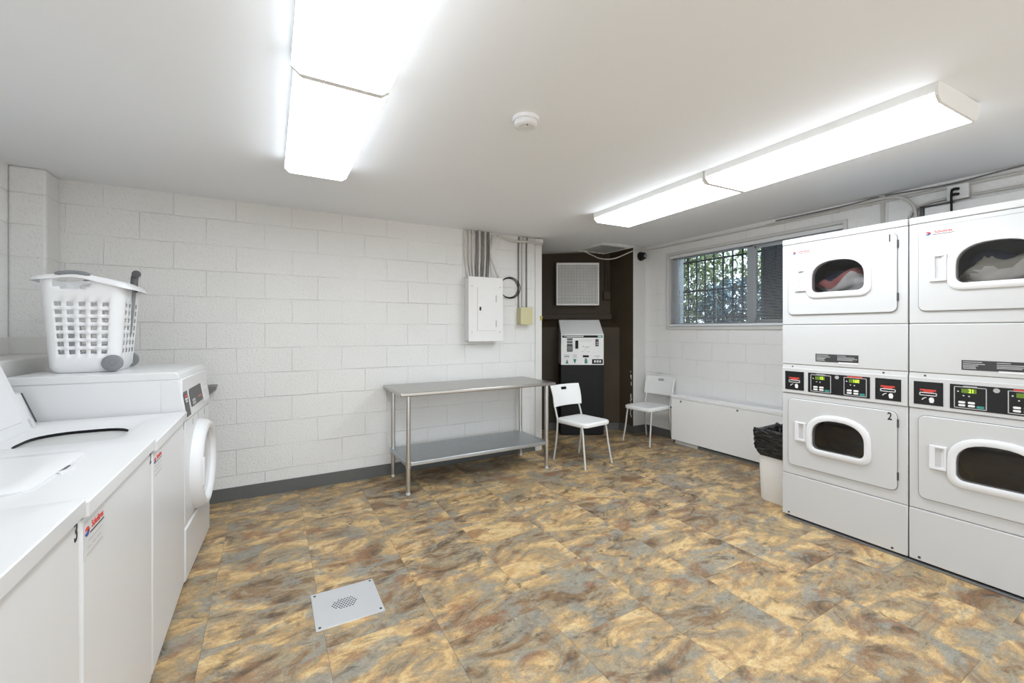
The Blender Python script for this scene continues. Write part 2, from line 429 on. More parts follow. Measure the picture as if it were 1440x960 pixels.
# unseen wall behind the camera, with a wide opening added to let in fill light
bm = B(); box(bm, XL, FILL_OPENING[0], YF - .1, YF, 0, 2.58); box(bm, FILL_OPENING[1], XR, YF - .1, YF, 0, 2.58); box(bm, FILL_OPENING[0], FILL_OPENING[1], YF - .1, YF, FILL_OPENING[2], 2.58)
struct('wall_front', bm, 'block_x', smooth=False)
# window wall with its opening
WY0, WY1, WZ0, WZ1 = 1.90, 3.88, 1.46, 2.40
bm = B()
box(bm, XR, XR + .3, YF - .1, 4.28, 0, WZ0); box(bm, XR, XR + .3, YF - .1, 4.28, WZ1, 2.60)
box(bm, XR, XR + .3, YF - .1, WY0, WZ0, WZ1); box(bm, XR, XR + .3, WY1, 4.28, WZ0, WZ1)
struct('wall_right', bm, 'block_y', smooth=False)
# pilaster in the near corner of the block wall
bm = B()
loft(bm, [[(a, b, z) for a, b in ((XL, 4.04), (-1.31, 4.04), (-1.31, YB), (XL, YB))] for z in (0, 2.5)], True, True)
struct('wall_pilaster', bm, 'block_x', bevel=.014, smooth=False)
# concrete ledge behind the washers and the strip above it
bm = B(); box(bm, XL, -1.18, YF, YB, 0, 1.262)
struct('wall_ledge', bm, 'grey_paint', bevel=.006, smooth=False)
bm = B(); box(bm, XL, XL + .012, YF, 4.04, 1.262, 1.374); box(bm, XL, -1.30, 4.028, 4.04, 1.262, 1.374)
struct('trim_1', bm, 'casing', bevel=.003, smooth=False)
# pier at the end of the window wall: brown on its alcove side
bm = B(); fs = box(bm, 4.33, XR + .3, 4.27, 6.1, 0, 2.58)
for f in bm.faces: f.material_index = 1 if f.calc_center_median().x < 4.4 else 0
struct('wall_pier', bm, ['grey_paint', 'brown'], bevel=.012, smooth=False)
# chipped paint along the pier's corner
bm = B()
for k in range(16):
    z = random.uniform(.22, .86); h = random.uniform(.012, .06); y = 4.300 + random.uniform(0, .022)
    w = random.uniform(.004, .013)
    o = [(y + w * math.cos(a) * random.uniform(.6, 1.1), z + h * math.sin(a) * random.uniform(.6, 1.1)) for a in [i * PI / 4 for i in range(8)]]
    prism(bm, o, lambda a, b, d: (4.33 - d, a, b), -.001, .0012)
struct('trim_2', bm, 'grey_paint', smooth=False)
# alcove: turned back wall with a lower, thicker part
FW = Vector((math.sin(YAW), math.cos(YAW), 0)); RT = Vector((math.cos(YAW), -math.sin(YAW), 0))
def D(lat, w, z): return FW * w + RT * lat + Vector((0, 0, z))
bm = B(); hexa(bm, [D(-.6, 6.25, 0), D(1.7, 6.25, 0), D(1.7, 6.45, 0), D(-.6, 6.45, 0), D(-.6, 6.25, 2.58), D(1.7, 6.25, 2.58), D(1.7, 6.45, 2.58), D(-.6, 6.45, 2.58)])
struct('wall_alcove', bm, 'brown', smooth=False)
bm = B()
hexa(bm, [D(-.5, 6.08, 0), D(1.54, 6.08, 0), D(1.48, 6.25, 0), D(-.5, 6.25, 0), D(-.5, 6.08, 1.46), D(1.54, 6.08, 1.46), D(1.48, 6.25, 1.575), D(-.5, 6.25, 1.575)])
struct('wall_plinth', bm, 'brown', bevel=.008, smooth=False)
bm = B(); hexa(bm, [D(-.5, 6.20, 1.575), D(1.45, 6.20, 1.575), D(1.45, 6.25, 1.575), D(-.5, 6.25, 1.575), D(-.5, 6.20, 1.65), D(1.45, 6.20, 1.65), D(1.45, 6.25, 1.65), D(-.5, 6.25, 1.65)])
struct('trim_3', bm, 'brown', bevel=.004, smooth=False)
bm = B(); box(bm, 2.60, 2.797, YB + .14, 6.1, 0, 2.5)
struct('wall_alcove_side', bm, 'brown', smooth=False)
bm = B(); box(bm, 2.715, 2.806, 4.232, 4.262, .0, 2.45); box(bm, 2.70, 2.815, 4.215, 4.265, 2.45, 2.495)
struct('trim_4', bm, 'grey_paint', bevel=.003, smooth=False)
# baseboards
bm = B(); box(bm, -1.18, 2.80, YB - .008, YB, 0, .108); box(bm, -1.18, 2.80, YB - .016, YB - .006, 0, .012)
struct('baseboard_back', bm, 'baseboard', bevel=.002, smooth=False)
bm = B(); box(bm, XR - .008, XR, 1.0, 4.27, 0, .108); box(bm, 4.33, XR, 4.262, 4.27, 0, .108)
struct('baseboard_right', bm, 'baseboard', bevel=.002, smooth=False)
bm = B(); hexa(bm, [D(.5, 6.07, 0), D(1.52, 6.07, 0), D(1.52, 6.08, 0), D(.5, 6.08, 0), D(.5, 6.07, .10), D(1.52, 6.07, .10), D(1.52, 6.08, .10), D(.5, 6.08, .10)])
box(bm, 4.322, 4.33, 4.262, 4.53, 0, .108)
struct('baseboard_alcove', bm, 'baseboard', bevel=.002, smooth=False)

# ------------------------------------------------------------------ window, blind, guard, outdoors
def px_(a, b, d): return (XR + d, a, b)
bm = B()
for (a0, a1, b0, b1) in ((WY0 - .03, WY1 + .03, WZ1 - .003, WZ1 + .03), (WY0 - .03, WY1 + .03, WZ0 - .035, WZ0 + .003), (WY0 - .03, WY0 + .003, WZ0, WZ1), (WY1 - .003, WY1 + .03, WZ0, WZ1)):
    box(bm, XR - .014, XR + .1, a0, a1, b0, b1)
struct('trim_5', bm, 'casing', bevel=.003, smooth=False)
win = bpy.data.objects.new('window_1', None); C.objects.link(win); win['kind'] = 'structure'; ORIG[win.name] = Vector((0, 0, 0))
MY0, MY1 = 2.80, 2.875
bm = B()
for (a0, a1, b0, b1) in ((WY0, WY1, WZ1 - .05, WZ1), (WY0, WY1, WZ0, WZ0 + .05), (WY0, WY0 + .05, WZ0, WZ1), (WY1 - .07, WY1, WZ0, WZ1), (MY0, MY1, WZ0, WZ1)):
    box(bm, XR + .10, XR + .15, a0, a1, b0, b1)
obj('frame', bm, 'window_alu', win, .003)
bm = B(); box(bm, XR + .117, XR + .121, WY0 + .05, MY0, WZ0 + .05, WZ1 - .05)
obj('pane', bm, 'glass', win, smooth=False)
bm = B(); box(bm, XR + .129, XR + .133, MY1, WY1 - .07, WZ0 + .05, WZ1 - .05)
obj('pane', bm, 'glass', win, smooth=False)
bm = B(); 
for (a0, a1, b0, b1) in ((WY0 + .05, MY0, WZ1 - .075, WZ1 - .05), (WY0 + .05, MY0, WZ0 + .05, WZ0 + .075), (MY0 - .03, MY0, WZ0 + .05, WZ1 - .05)):
    box(bm, XR + .104, XR + .128, a0, a1, b0, b1)
obj('sash', bm, 'window_alu', win, .002)

bl = root('venetian_blind', 'white slatted blind let down over the whole basement window', 'blind', (XR + .05, (WY0 + WY1) / 2, WZ0))
bm = B(); box(bm, XR + .015, XR + .06, WY0 + .01, WY1 - .01, WZ1 - .045, WZ1 - .004)
obj('headrail', bm, 'blind', bl, .004)
bm = B()
n = 54; zb, zt = WZ0 + .045, WZ1 - .06
for k in range(n):
    z = zb + (zt - zb) * k / (n - 1)
    s = .0026
    hexa(bm, [(XR + .026, WY0 + .015, z - s), (XR + .050, WY0 + .015, z + s - .0005), (XR + .050, WY1 - .015, z + s - .0005), (XR + .026, WY1 - .015, z - s),
              (XR + .026, WY0 + .015, z - s + .0008), (XR + .050, WY0 + .015, z + s + .0003), (XR + .050, WY1 - .015, z + s + .0003), (XR + .026, WY1 - .015, z - s + .0008)])
obj('slats', bm, 'blind', bl, smooth=False)
bm = B(); box(bm, XR + .018, XR + .056, WY0 + .01, WY1 - .01, WZ0 + .008, WZ0 + .036)
obj('bottom_rail', bm, 'blind', bl, .004)
for y in (WY1 - .12, 3.2, 2.75, 2.2):
    bm = B(); cyl(bm, (XR + .024, y, WZ0 + .03), (XR + .024, y, WZ1 - .04), .0012, 6)
    obj('ladder_cord', bm, 'blind', bl)

gd = root('window_guard', 'black iron bar grid bolted outside the basement window', 'security bars', (XR + .2, 2.9, WZ0))
y = 3.727
while y > 1.95:
    bm = B(); box(bm, XR + .196, XR + .21, y - .007, y + .007, WZ0 + .04, WZ1 - .03); y -= .123
    obj('upright_bar', bm, 'bars', gd, smooth=False)
for z in (2.30, 1.92, 1.575):
    bm = B(); box(bm, XR + .192, XR + .214, 1.92, 3.80, z - .009, z + .009)
    obj('cross_bar', bm, 'bars', gd, smooth=False)

bm = B(); box(bm, XR + .3, 16, -6, 14, 1.2, 1.32)
struct('ground', bm, 'dirt', smooth=False)
bm = B(); box(bm, XR + .55, XR + .75, 0.6, 2.98, 1.2, 3.4)
struct('wall_outside', bm, 'extdark', smooth=False)

def leafy(name, label, base, rad, n, cols, leaf):
    r = root(name, label, 'bush', base, 'bushes outside the window')
    bm = B(); x, y, z = base
    for k in range(5):
        a = k * 1.26; tube(bm, smooth_path([(x, y, z), (x + .2 * rad[0] * math.cos(a), y + .2 * rad[1] * math.sin(a), z + rad[2] * .7), (x + .55 * rad[0] * math.cos(a), y + .55 * rad[1] * math.sin(a), z + rad[2] * 1.4)], 4), .012, 6)
    obj('stem', bm, 'bark', r)
    bm = B()
    for k in range(n):
        while True:
            p = Vector((random.uniform(-1, 1), random.uniform(-1, 1), random.uniform(-1, 1)))
            if .25 < p.length < 1: break
        c = Vector((x + p.x * rad[0], y + p.y * rad[1], z + rad[2] * (1.02 + p.z)))
        s = leaf * random.uniform(.6, 1.3)
        R = Matrix.Rotation(random.uniform(0, 6.3), 3, 'Z') @ Matrix.Rotation(random.uniform(-1.2, 1.2), 3, 'X') @ Matrix.Rotation(random.uniform(-.9, .9), 3, 'Y')
        v = [bm.verts.new(c + R @ Vector(q)) for q in ((0, -s, 0), (s * .45, 0, s * .12), (0, s, 0), (-s * .45, 0, s * .12))]
        f = bm.faces.new(v); f.material_index = random.choices(range(len(cols)), [5, 3, 2])[0]
    o = obj('foliage', bm, cols, r, smooth=False)
for i, c in enumerate(((.14, .20, .07), (.40, .45, .20), (.52, .50, .32), (.05, .10, .08), (.10, .20, .28), (.24, .38, .48))):
    M['leaf%d' % i] = pm('leaf_%d' % i, c + (1,), .5, var=.15)
leafy('shrub', 'yellow green shrub seen through the window bars, nearest the blind cord', (6.6, 5.2, 1.32), (.75, .85, 1.0), 3600, ['leaf0', 'leaf1', 'leaf2'], .055)
leafy('shrub', 'blue green low shrub behind the middle of the window bars', (5.75, 3.75, 1.32), (.36, .5, .42), 1500, ['leaf3', 'leaf4', 'leaf5'], .045)
leafy('shrub', 'pale leafy shrub seen beside the window mullion', (8.3, 4.3, 1.32), (.8, .95, 1.25), 3600, ['leaf1', 'leaf0', 'leaf2'], .06)

# ------------------------------------------------------------------ ceiling lights
def ceiling_light(cx, cy, w, ln, label, rot=0., zc=2.50, zb=2.415):
    r = root('ceiling_light', label, 'ceiling light', (0, 0, 0), 'fluorescent ceiling lights', rot)
    r.location = (cx, cy, zc); r.rotation_euler = (0, 0, rot); ORIG[r.name] = Vector((0, 0, 0))
    h = zb - zc; a = w / 2; l = ln / 2
    bm = B(); box(bm, -a + .002, a - .002, -l + .01, l - .01, h * .60, 0)
    obj('housing', bm, 'lampbody', r, .003, local=True)
    bm = B()   # wrap-round lens: trough section swept along the tube
    q = h * .62
    sec = [(-a, q), (-a, h * .72), (-a + .03, h), (a - .03, h), (a, h * .72), (a, q), (a - .006, q), (a - .006, h * .70), (a - .034, h + .006), (-a + .034, h + .006), (-a + .006, h * .70), (-a + .006, q)]
    loft(bm, [[(x, y, z) for x, z in sec] for y in (-l + .012, l - .012)])
    obj('diffuser', bm, 'lamp', r, smooth=False)
    for s in (-1, 1):
        bm = B()
        sec2 = [(-a - .002, 0), (-a - .002, h * .74), (-a + .029, h - .002), (a - .029, h - .002), (a + .002, h * .74), (a + .002, 0)]
        y0, y1 = sorted((s * l, s * (l - .014)))
        loft(bm, [[(x, y, z) for x, z in sec2] for y in (y0, y1)], True, True)
        obj('end_cap', bm, 'lampbody', r, .002)
    return r
ceiling_light(.262, 2.455, .365, 1.19, 'white fluorescent ceiling light over the washers, the one wholly in view')
ceiling_light(.256, 1.262, .372, 1.19, 'white fluorescent ceiling light over the washers, running out of the top of the picture')
RL = -math.radians(2.3)
ceiling_light(2.813, 2.47, .445, 1.19, 'white fluorescent ceiling light before the window, next to the alcove', RL, cz(2.8), 2.42)
ceiling_light(2.766, 1.279, .445, 1.185, 'white fluorescent ceiling light before the dryers, with its square end cap showing', RL, cz(2.8), 2.42)

# ------------------------------------------------------------------ smoke detector, ceiling vent, camera
sd = root('smoke_detector', 'round white smoke detector on the ceiling', 'smoke detector', (1.135, 1.86, 2.5))
bm = B(); lathe(bm, [(.068, 0), (.068, -.012), (.064, -.018), (.058, -.018)], (1.135, 1.86, 2.5)); obj('base', bm, 'plastic', sd)
bm = B(); lathe(bm, [(.058, -.016), (.060, -.022), (.060, -.034), (.054, -.042), (.040, -.046), (.038, -.044), (.012, -.045), (.010, -.047), (.001, -.047)], (1.135, 1.86, 2.5)); obj('cover', bm, 'plastic', sd)
bm = B(); cyl(bm, (1.125, 1.83, 2.4545), (1.125, 1.83, 2.452), .004, 12); obj('sensor_dot', bm, 'charcoal', sd)

vt = root('ceiling_vent', 'white slatted air register on the ceiling above the alcove', 'vent', (3.98, 4.5, 2.55))
bm = B()
x0, x1, y0, y1, zt, zb2 = 3.70, 4.27, 4.20, 4.78, 2.556, 2.536
loft(bm, [[(x0, y0, zt), (x1, y0, zt), (x1, y1, zt), (x0, y1, zt)], [(x0, y0, zb2), (x1, y0, zb2), (x1, y1, zb2), (x0, y1, zb2)], [(x0 + .04, y0 + .04, zb2 - .012), (x1 - .04, y0 + .04, zb2 - .012), (x1 - .04, y1 - .04, zb2 - .012), (x0 + .04, y1 - .04, zb2 - .012)], [(x0 + .05, y0 + .05, zb2 + .02), (x1 - .05, y0 + .05, zb2 + .02), (x1 - .05, y1 - .05, zb2 + .02), (x0 + .05, y1 - .05, zb2 + .02)]], True, False)
obj('frame', bm, 'lampbody', vt, smooth=False)
bm = B(); box(bm, x0 + .045, x1 - .045, y0 + .045, y1 - .045, zb2 + .014, zb2 + .018); obj('duct', bm, 'lightgrey', vt, smooth=False)
bm = B()
for k in range(8):
    x = x0 + .075 + k * .06
    hexa(bm, [(x, y0 + .05, zb2 - .010), (x + .004, y0 + .05, zb2 - .010), (x + .004, y1 - .05, zb2 - .010), (x, y1 - .05, zb2 - .010), (x + .018, y0 + .05, zb2 + .012), (x + .022, y0 + .05, zb2 + .012), (x + .022, y1 - .05, zb2 + .012), (x + .018, y1 - .05, zb2 + .012)])
obj('louvres', bm, 'lampbody', vt, smooth=False)

cm = root('security_camera', 'small black dome camera on the grey pier beside the alcove', 'security camera', (4.468, 4.27, 2.44))
bm = B(); lathe(bm, [(.062, 0), (.062, .02), (.056, .03), (.05, .03)], (4.468, 4.27, 2.44), '-y', 32); obj('mount', bm, 'black', cm)
bm = B(); lathe(bm, [(.05, .028), (.05, .05), (.044, .072), (.030, .088), (.012, .094), (.001, .095)], (4.468, 4.27, 2.44), '-y', 32); obj('housing', bm, 'black', cm)
bm = B(); lathe(bm, [(.021, .090), (.021, .1), (.015, .1), (.013, .094), (.001, .096)], (4.462, 4.27, 2.435), '-y', 24); obj('lens', bm, 'lightgrey', cm)

# ------------------------------------------------------------------ conduits, panel and boxes on the back wall
bd = B(); box(bd, 1.80, 2.18, YB - .014, YB, 1.985, 2.47)
tag(obj('backboard', bd, 'panelpaint', None, .002), 'pale board on the block wall behind the conduit row', 'board')
bp_ = root('breaker_panel', 'white electrical breaker panel on the block wall', 'electrical panel', (2.018, YB, 1.30))
bm = B(); box(bm, 1.822, 2.208, 4.135, YB + .002, 1.31, 1.98); obj('enclosure', bm, 'panelpaint', bp_, .004)
bm = B(); box(bm, 1.812, 2.222, 4.120, 4.135, 1.298, 1.988); obj('cover', bm, 'panelpaint', bp_, .003)
bm = B(); box(bm, 1.911, 2.137, 4.112, 4.121, 1.415, 1.875); dr = obj('door', bm, 'panelpaint', bp_, .002)
bm = B(); box(bm, 1.934, 1.952, 4.106, 4.113, 1.628, 1.668); obj('latch', bm, 'black', dr, .002)
for z in (1.76, 1.49):
    bm = B(); box(bm, 2.128, 2.140, 4.108, 4.114, z - .035, z + .035)
    obj('hinge', bm, 'greymetal', dr, .001)
for x in (1.85, 2.185):
    for z in (1.40, 1.885):
        bm = B(); cyl(bm, (x, 4.121, z), (x, 4.116, z), .007, 12); obj('screw', bm, 'greymetal', bp_)
bm = B(); box(bm, 1.86, 1.91, 4.15, 4.2, 1.297, 1.311); obj('knockout', bm, 'charcoal', bp_, .002)
xt = [1.815, 1.86, 1.905, 1.95, 1.985, 2.02, 2.055, 2.085, 2.115]
for i, x in enumerate(xt):
    bm = B(); xb = 1.845 + i * .031
    tube(bm, smooth_path([(x, YB - .027 - .006 * (i % 2), 2.494), (x, YB - .027 - .006 * (i % 2), 2.25), (x * .6 + xb * .4, YB - .035, 2.12), (xb, YB - .05, 1.99)], 6), .011 if i % 2 else .0125, 10)
    tag(obj('electrical_conduit', bm, 'conduitdark' if i in (3, 5, 7) else 'conduit'), ('bare grey' if i in (3, 5, 7) else 'painted') + ' conduit dropping from the ceiling into the breaker panel top', 'conduit', 'conduits above the breaker panel')
bm = B()
tube(bm, smooth_path([(2.20, YB - .07, 1.995), (2.13, YB - .09, 2.12), (2.09, YB - .09, 2.27), (2.14, YB - .085, 2.43), (2.22, YB - .05, 2.468), (2.40, YB - .045, 2.43), (2.6, YB - .045, 2.44), (2.79, YB - .045, 2.43)], 8), .013, 10)
tag(obj('flexible_conduit', bm, 'conduit'), 'thick flexible conduit looping from the breaker panel along the ceiling', 'conduit')
co = B()
for k in range(3):
    R = .108 + .006 * k; cxx = 2.362 + .004 * k
    tube(co, [(cxx + 1.08 * R * math.cos(a), YB - .014 - .008 * k, 1.90 + R * math.sin(a)) for a in [i * PI / 20 for i in range(40)]], .0038, 8, True)
tag(obj('cable_coil', co, 'black'), 'coil of black cable hung on the block wall beside the breaker panel', 'cable')
jb = root('junction_box', 'beige junction box on the block wall near the alcove corner', 'junction box', (2.545, YB, 1.48))
bm = B(); box(bm, 2.475, 2.625, 4.165, YB + .002, 1.487, 1.675); obj('body', bm, 'beige', jb, .004)
bm = B(); box(bm, 2.470, 2.630, 4.155, 4.166, 1.482, 1.680); obj('cover', bm, 'beige', jb, .003)
for i, (x, m_, l_) in enumerate(((2.488, 'conduitdark', 'bare thin conduit running down to the beige junction box, nearest the cable coil'), (2.54, 'conduit', 'painted conduit running down to the beige junction box, in the middle'), (2.596, 'conduitdark', 'bare thin conduit running down to the beige junction box, nearest the alcove'))):
    bm = B(); tube(bm, smooth_path([(x + .01, YB - .012, 2.494), (x, YB - .012, 2.40), (x, YB - .012, 2.2), (x, YB - .014, 1.66)], 5), .009 if i != 1 else .013, 10)
    tag(obj('electrical_conduit', bm, m_), l_, 'conduit', 'conduits above the junction box')
bm = B(); lathe(bm, [(.012, 0), (.014, .01), (.012, .022), (.001, .024)], (2.79, 4.232, 1.575), '-y', 16); box(bm, 2.782, 2.798, 4.214, 4.236, 1.535, 1.57)
tag(obj('plug', bm, pm('yellow_plug', srgb(190, 185, 90), .5)), 'tiny yellow green plug on the wall corner by the alcove', 'plug')

# ------------------------------------------------------------------ alcove: boxed fan, outlet, kiosk
fb = root('wall_ventilator', 'square white ventilator box with perforated metal front in the alcove', 'ventilator', (0, 0, 0), None, -YAW)
fb.location = D((812.5 - 720) / 600 * 6.08, 6.08, 1.775); ORIG[fb.name] = Vector((0, 0, 0))
s = .30
bm = B(); box(bm, -s, s, .035, .17, .0, .60); obj('box', bm, 'lampbody', fb, .004)
bm = B()
for a in ((-s - .004, s + .004, 0, .022), (-s - .004, s + .004, .578, .604), (-s - .004, -s + .018, .022, .578), (s - .018, s + .004, .022, .578)): box(bm, a[0], a[1], -.004, .012, a[2], a[3])
obj('frame', bm, 'lampbody', fb, .002)
bm = B()
nx = 16
def dent(x, z): return .006 + .012 * math.sin(3.1 * x * 6 + 4 * z) * math.sin(z * 9 + 1.3) * .6
V = [[bm.verts.new((-s + .015 + (2 * s - .03) * i / nx, dent(-s + 2 * s * i / nx, .6 * j / nx) * (1 if 0 < i < nx and 0 < j < nx else .2), .02 + .56 * j / nx)) for i in range(nx + 1)] for j in range(nx + 1)]
for j in range(nx):
    for i in range(nx): bm.faces.new((V[j][i], V[j][i + 1], V[j + 1][i + 1], V[j + 1][i]))
obj('perforated_front', bm, 'mesh', fb, angle=80)
ob = root('outlet_box', 'brown painted outlet box with conduit on the alcove wall beside the ventilator', 'outlet', (0, 0, 0), None, -YAW)
ob.location = D((853 - 720) / 600 * 6.2, 6.25, 1.86); ORIG[ob.name] = Vector((0, 0, 0))
bm = B(); box(bm, -.045, .055, -.06, 0, 0, .125); obj('box', bm, 'brown', ob, .004)
bm = B(); box(bm, -.035, .045, -.066, -.058, .01, .115); obj('cover', bm, 'brown', ob, .003)
bm = B(); cyl(bm, (-.01, -.025, .12), (-.01, -.025, .68), .011, 10); cyl(bm, (.035, -.02, .12), (.035, -.02, .45), .008, 10); obj('conduit', bm, 'brown', ob)

ki = root('payment_kiosk', 'tall laundry card machine with white slanted head on black cabinet in the alcove', 'card machine', (0, 0, 0), None, -YAW)
ki.location = D((819 - 720) / 600 * 5.757, 5.757, 0); ORIG[ki.name] = Vector((0, 0, 0))
bm = B(); box(bm, -.29, .288, .004, .30, .012, .95); box(bm, -.27, .27, .03, .29, 0, .012); obj('cabinet', bm, 'black', ki, .004)
bm = B()
sec = [(0, .95), (0, 1.362), (.30, 1.566), (.30, .95)]
prism(bm, sec, lambda a, b, d: (d, a, b), -.288, .288); hd = obj('head', bm, 'heater', ki, .004)
bm = B(); box(bm, -.05, .26, .301, .302, 1.2, 1.3); bm.free()
def K(px, pz): return ((px - 465) / 1250, .95 + (865 - pz) / 1250)
def kp(bm, x0, x1, z0, z1, d=.004):
    a, c = K(x0, z1); e, f = K(x1, z0); box(bm, a, e, -d, .001, c, f)
bm = B(); kp(bm, 125, 720, 365, 405, .002); pb = obj('header_strip', bm, 'black', hd)
bm = B(); kp(bm, 722, 806, 365, 405, .002); obj('badge', bm, 'teal', hd)
for q in ((150, 490, 374, 384), (200, 480, 388, 394), (735, 760, 376, 394), (765, 785, 376, 394)):
    bm = B(); kp(bm, *q, .003); obj('lettering', bm, 'white', hd)
bm = B(); kp(bm, 204, 300, 418, 438); kp(bm, 204, 300, 470, 490); obj('card_slot', bm, 'black', hd, .001)
bm = B(); kp(bm, 204, 300, 515, 640, .008); kb = obj('keypad', bm, 'charcoal', hd, .003)
bm = B()
for i in range(4):
    for j in range(4): kp(bm, 214 + i * 20, 228 + i * 20, 548 + j * 20, 560 + j * 20, .011)
obj('keys', bm, 'lightgrey', kb, .001)
bm = B(); kp(bm, 206, 298, 495, 513, .003); kp(bm, 206, 298, 440, 466, .003); obj('keypad_plate', bm, 'lightgrey', hd)
bm = B(); kp(bm, 345, 395, 452, 590, .006); obj('bill_slot', bm, 'black', hd, .002)
bm = B(); kp(bm, 685, 737, 430, 550, .006); sw = obj('dispenser_plate', bm, 'charcoal', hd, .002)
bm = B(); kp(bm, 703, 722, 478, 496, .008); kp(bm, 700, 725, 515, 525, .008); obj('dispenser_mark', bm, 'white', sw)
for q in ((470, 488, 545, 562), (505, 585, 558, 568), (450, 500, 636, 641), (545, 590, 640, 645), (495, 545, 600, 604), (160, 245, 708, 732), (305, 370, 706, 712), (305, 370, 722, 728), (662, 762, 710, 718), (690, 735, 738, 743),
          (150, 250, 690, 693), (150, 250, 750, 753), (300, 375, 690, 693), (300, 375, 742, 745), (420, 680, 440, 443), (420, 620, 462, 465)):
    bm = B(); kp(bm, *q, .002); obj('printed_line', bm, 'lightgrey', hd)
bm = B(); kp(bm, 472, 572, 702, 735, .006); obj('coin_slot', bm, 'black', hd, .001)
for pts in ([(180, 840), (230, 840), (215, 795), (195, 795)], [(310, 765), (362, 765), (355, 800), (338, 838), (318, 800)], [(500, 838), (550, 838), (545, 785), (530, 752), (515, 752), (503, 785)]):
    bm = B(); o = [K(*p) for p in pts]; prism(bm, o, lambda a, b, d: (a, -d, b), -.001, .003)
    obj('pictogram', bm, 'teal', hd)
for pts in ([(196, 795), (214, 795), (205, 768)], [(328, 815), (348, 815), (338, 838)], [(515, 752), (532, 752), (523, 770)]):
    bm = B(); prism(bm, [K(*p) for p in pts], lambda a, b, d: (a, -d, b), -.001, .004)
    obj('pictogram_tip', bm, 'charcoal', hd)
bm = B(); kp(bm, 628, 808, 768, 846, .004); rt = obj('price_plate', bm, 'black', hd, .001)
for i in range(3):
    bm = B(); kp(bm, 660 + i * 44, 692 + i * 44, 786, 824, .006)
    obj('price_window', bm, 'white', rt)

# ------------------------------------------------------------------ stainless work table
TX0, TX1, TY0, TY1, TZ = .950, 2.540, 3.572, 4.215, .888
tb = root('work_table', 'stainless steel work table with lower shelf against the block wall', 'table', (1.75, 3.9, 0))
bm = B(); box(bm, TX0, TX1, TY0, TY1, TZ - .032, TZ); obj('tabletop', bm, 'steeltop', tb, .008, 3)
bm = B(); box(bm, TX0 + .06, TX1 - .06, TY0 + .05, TY1 - .03, .246, .282); obj('shelf', bm, 'galv', tb, .006)
for x in (1.033, 2.465):
    for y in (3.632, 4.158):
        bm = B(); cyl(bm, (x, y, .03), (x, y, TZ - .03), .0195, 20); cyl(bm, (x, y, .232), (x, y, .290), .024, 20)
        lg = obj('leg', bm, 'steel', tb)
        bm = B(); lathe(bm, [(.012, 0), (.020, .006), (.017, .032), (.01, .04)], (x, y, 0), seg=20); obj('foot', bm, 'greymetal', lg)

# ------------------------------------------------------------------ chairs
def chair(loc, rot, label):
    r = root('chair', label, 'chair', (0, 0, 0), None, rot); r.location = loc; ORIG[r.name] = Vector((0, 0, 0))
    # seat: padded-edge slab, wider at the front, slight dish
    def sec(z, g, dz=0):
        o = []
        for a, b in rrect(-.205 - g, .205 + g, -.225 - g, .215 + g, .055, 5):
            k = 1 - .06 * (b + .225) / .44
            o.append((a * k, b, z))
        return o
    bm = B(); loft(bm, [sec(.425, -.022), sec(.418, -.004), sec(.432, 0), sec(.452, -.001), sec(.461, -.012), sec(.458, -.05), sec(.452, -.12)], True, True)
    obj('seat', bm, 'chair', r, angle=50)
    # backrest: curved shell with grip slot
    bm = B(); nx, nz = 20, 8; W, z0, z1 = .214, .575, .805
    def P(i, j):
        u = -1 + 2 * i / nx; v = j / nz
        w = W * (1 + .03 * v) * u
        y = .215 + .055 * v + .035 * (1 - u * u) - .012 * math.sin(v * PI)
        return (w, y, z0 + (z1 - z0) * v + .012 * u * u * (1 if v < .5 else -1) * 0)
    V = [[bm.verts.new(P(i, j)) for i in range(nx + 1)] for j in range(nz + 1)]
    for j in range(nz):
        for i in range(nx):
            if j == 6 and i in (9, 10) or (j == 6 and i in (8, 11)): continue
            bm.faces.new((V[j][i], V[j][i + 1], V[j + 1][i + 1], V[j + 1][i]))
    b_ = obj('backrest', bm, 'chair', r, angle=60)
    so = b_.modifiers.new('thick', 'SOLIDIFY'); so.thickness = .014; so.offset = 0
    bv = b_.modifiers.new('edge', 'BEVEL'); bv.width = .004; bv.segments = 2; bv.limit_method = 'ANGLE'
    for s in (-1, 1):
        bm = B(); tube(bm, smooth_path([(s * .205, -.235, 0), (s * .19, -.20, .2), (s * .182, -.17, .40), (s * .18, -.13, .426)], 6), .0105, 12); obj('leg', bm, 'chairleg', r)
        bm = B(); tube(bm, smooth_path([(s * .198, .24, 0), (s * .192, .205, .22), (s * .188, .19, .42), (s * .19, .205, .5), (s * .186, .246, .62), (s * .182, .256, .70)], 6), .0105, 12); obj('leg', bm, 'chairleg', r)
        bm = B(); tube(bm, [(s * .18, -.15, .418), (s * .186, .19, .418)], .009, 10); obj('side_rail', bm, 'chairleg', r)
        bm = B(); cyl(bm, (s * .186, .20, .44), (s * .205, .20, .44), .011, 12); obj('bolt', bm, 'charcoal', r)
    return r
chair((2.945, 3.65, 0), math.radians(8), 'white chair at the end of the work table, before the card machine')
chair((4.215, 3.905, 0), math.radians(-84), 'white chair against the window wall beside the low white heating unit')

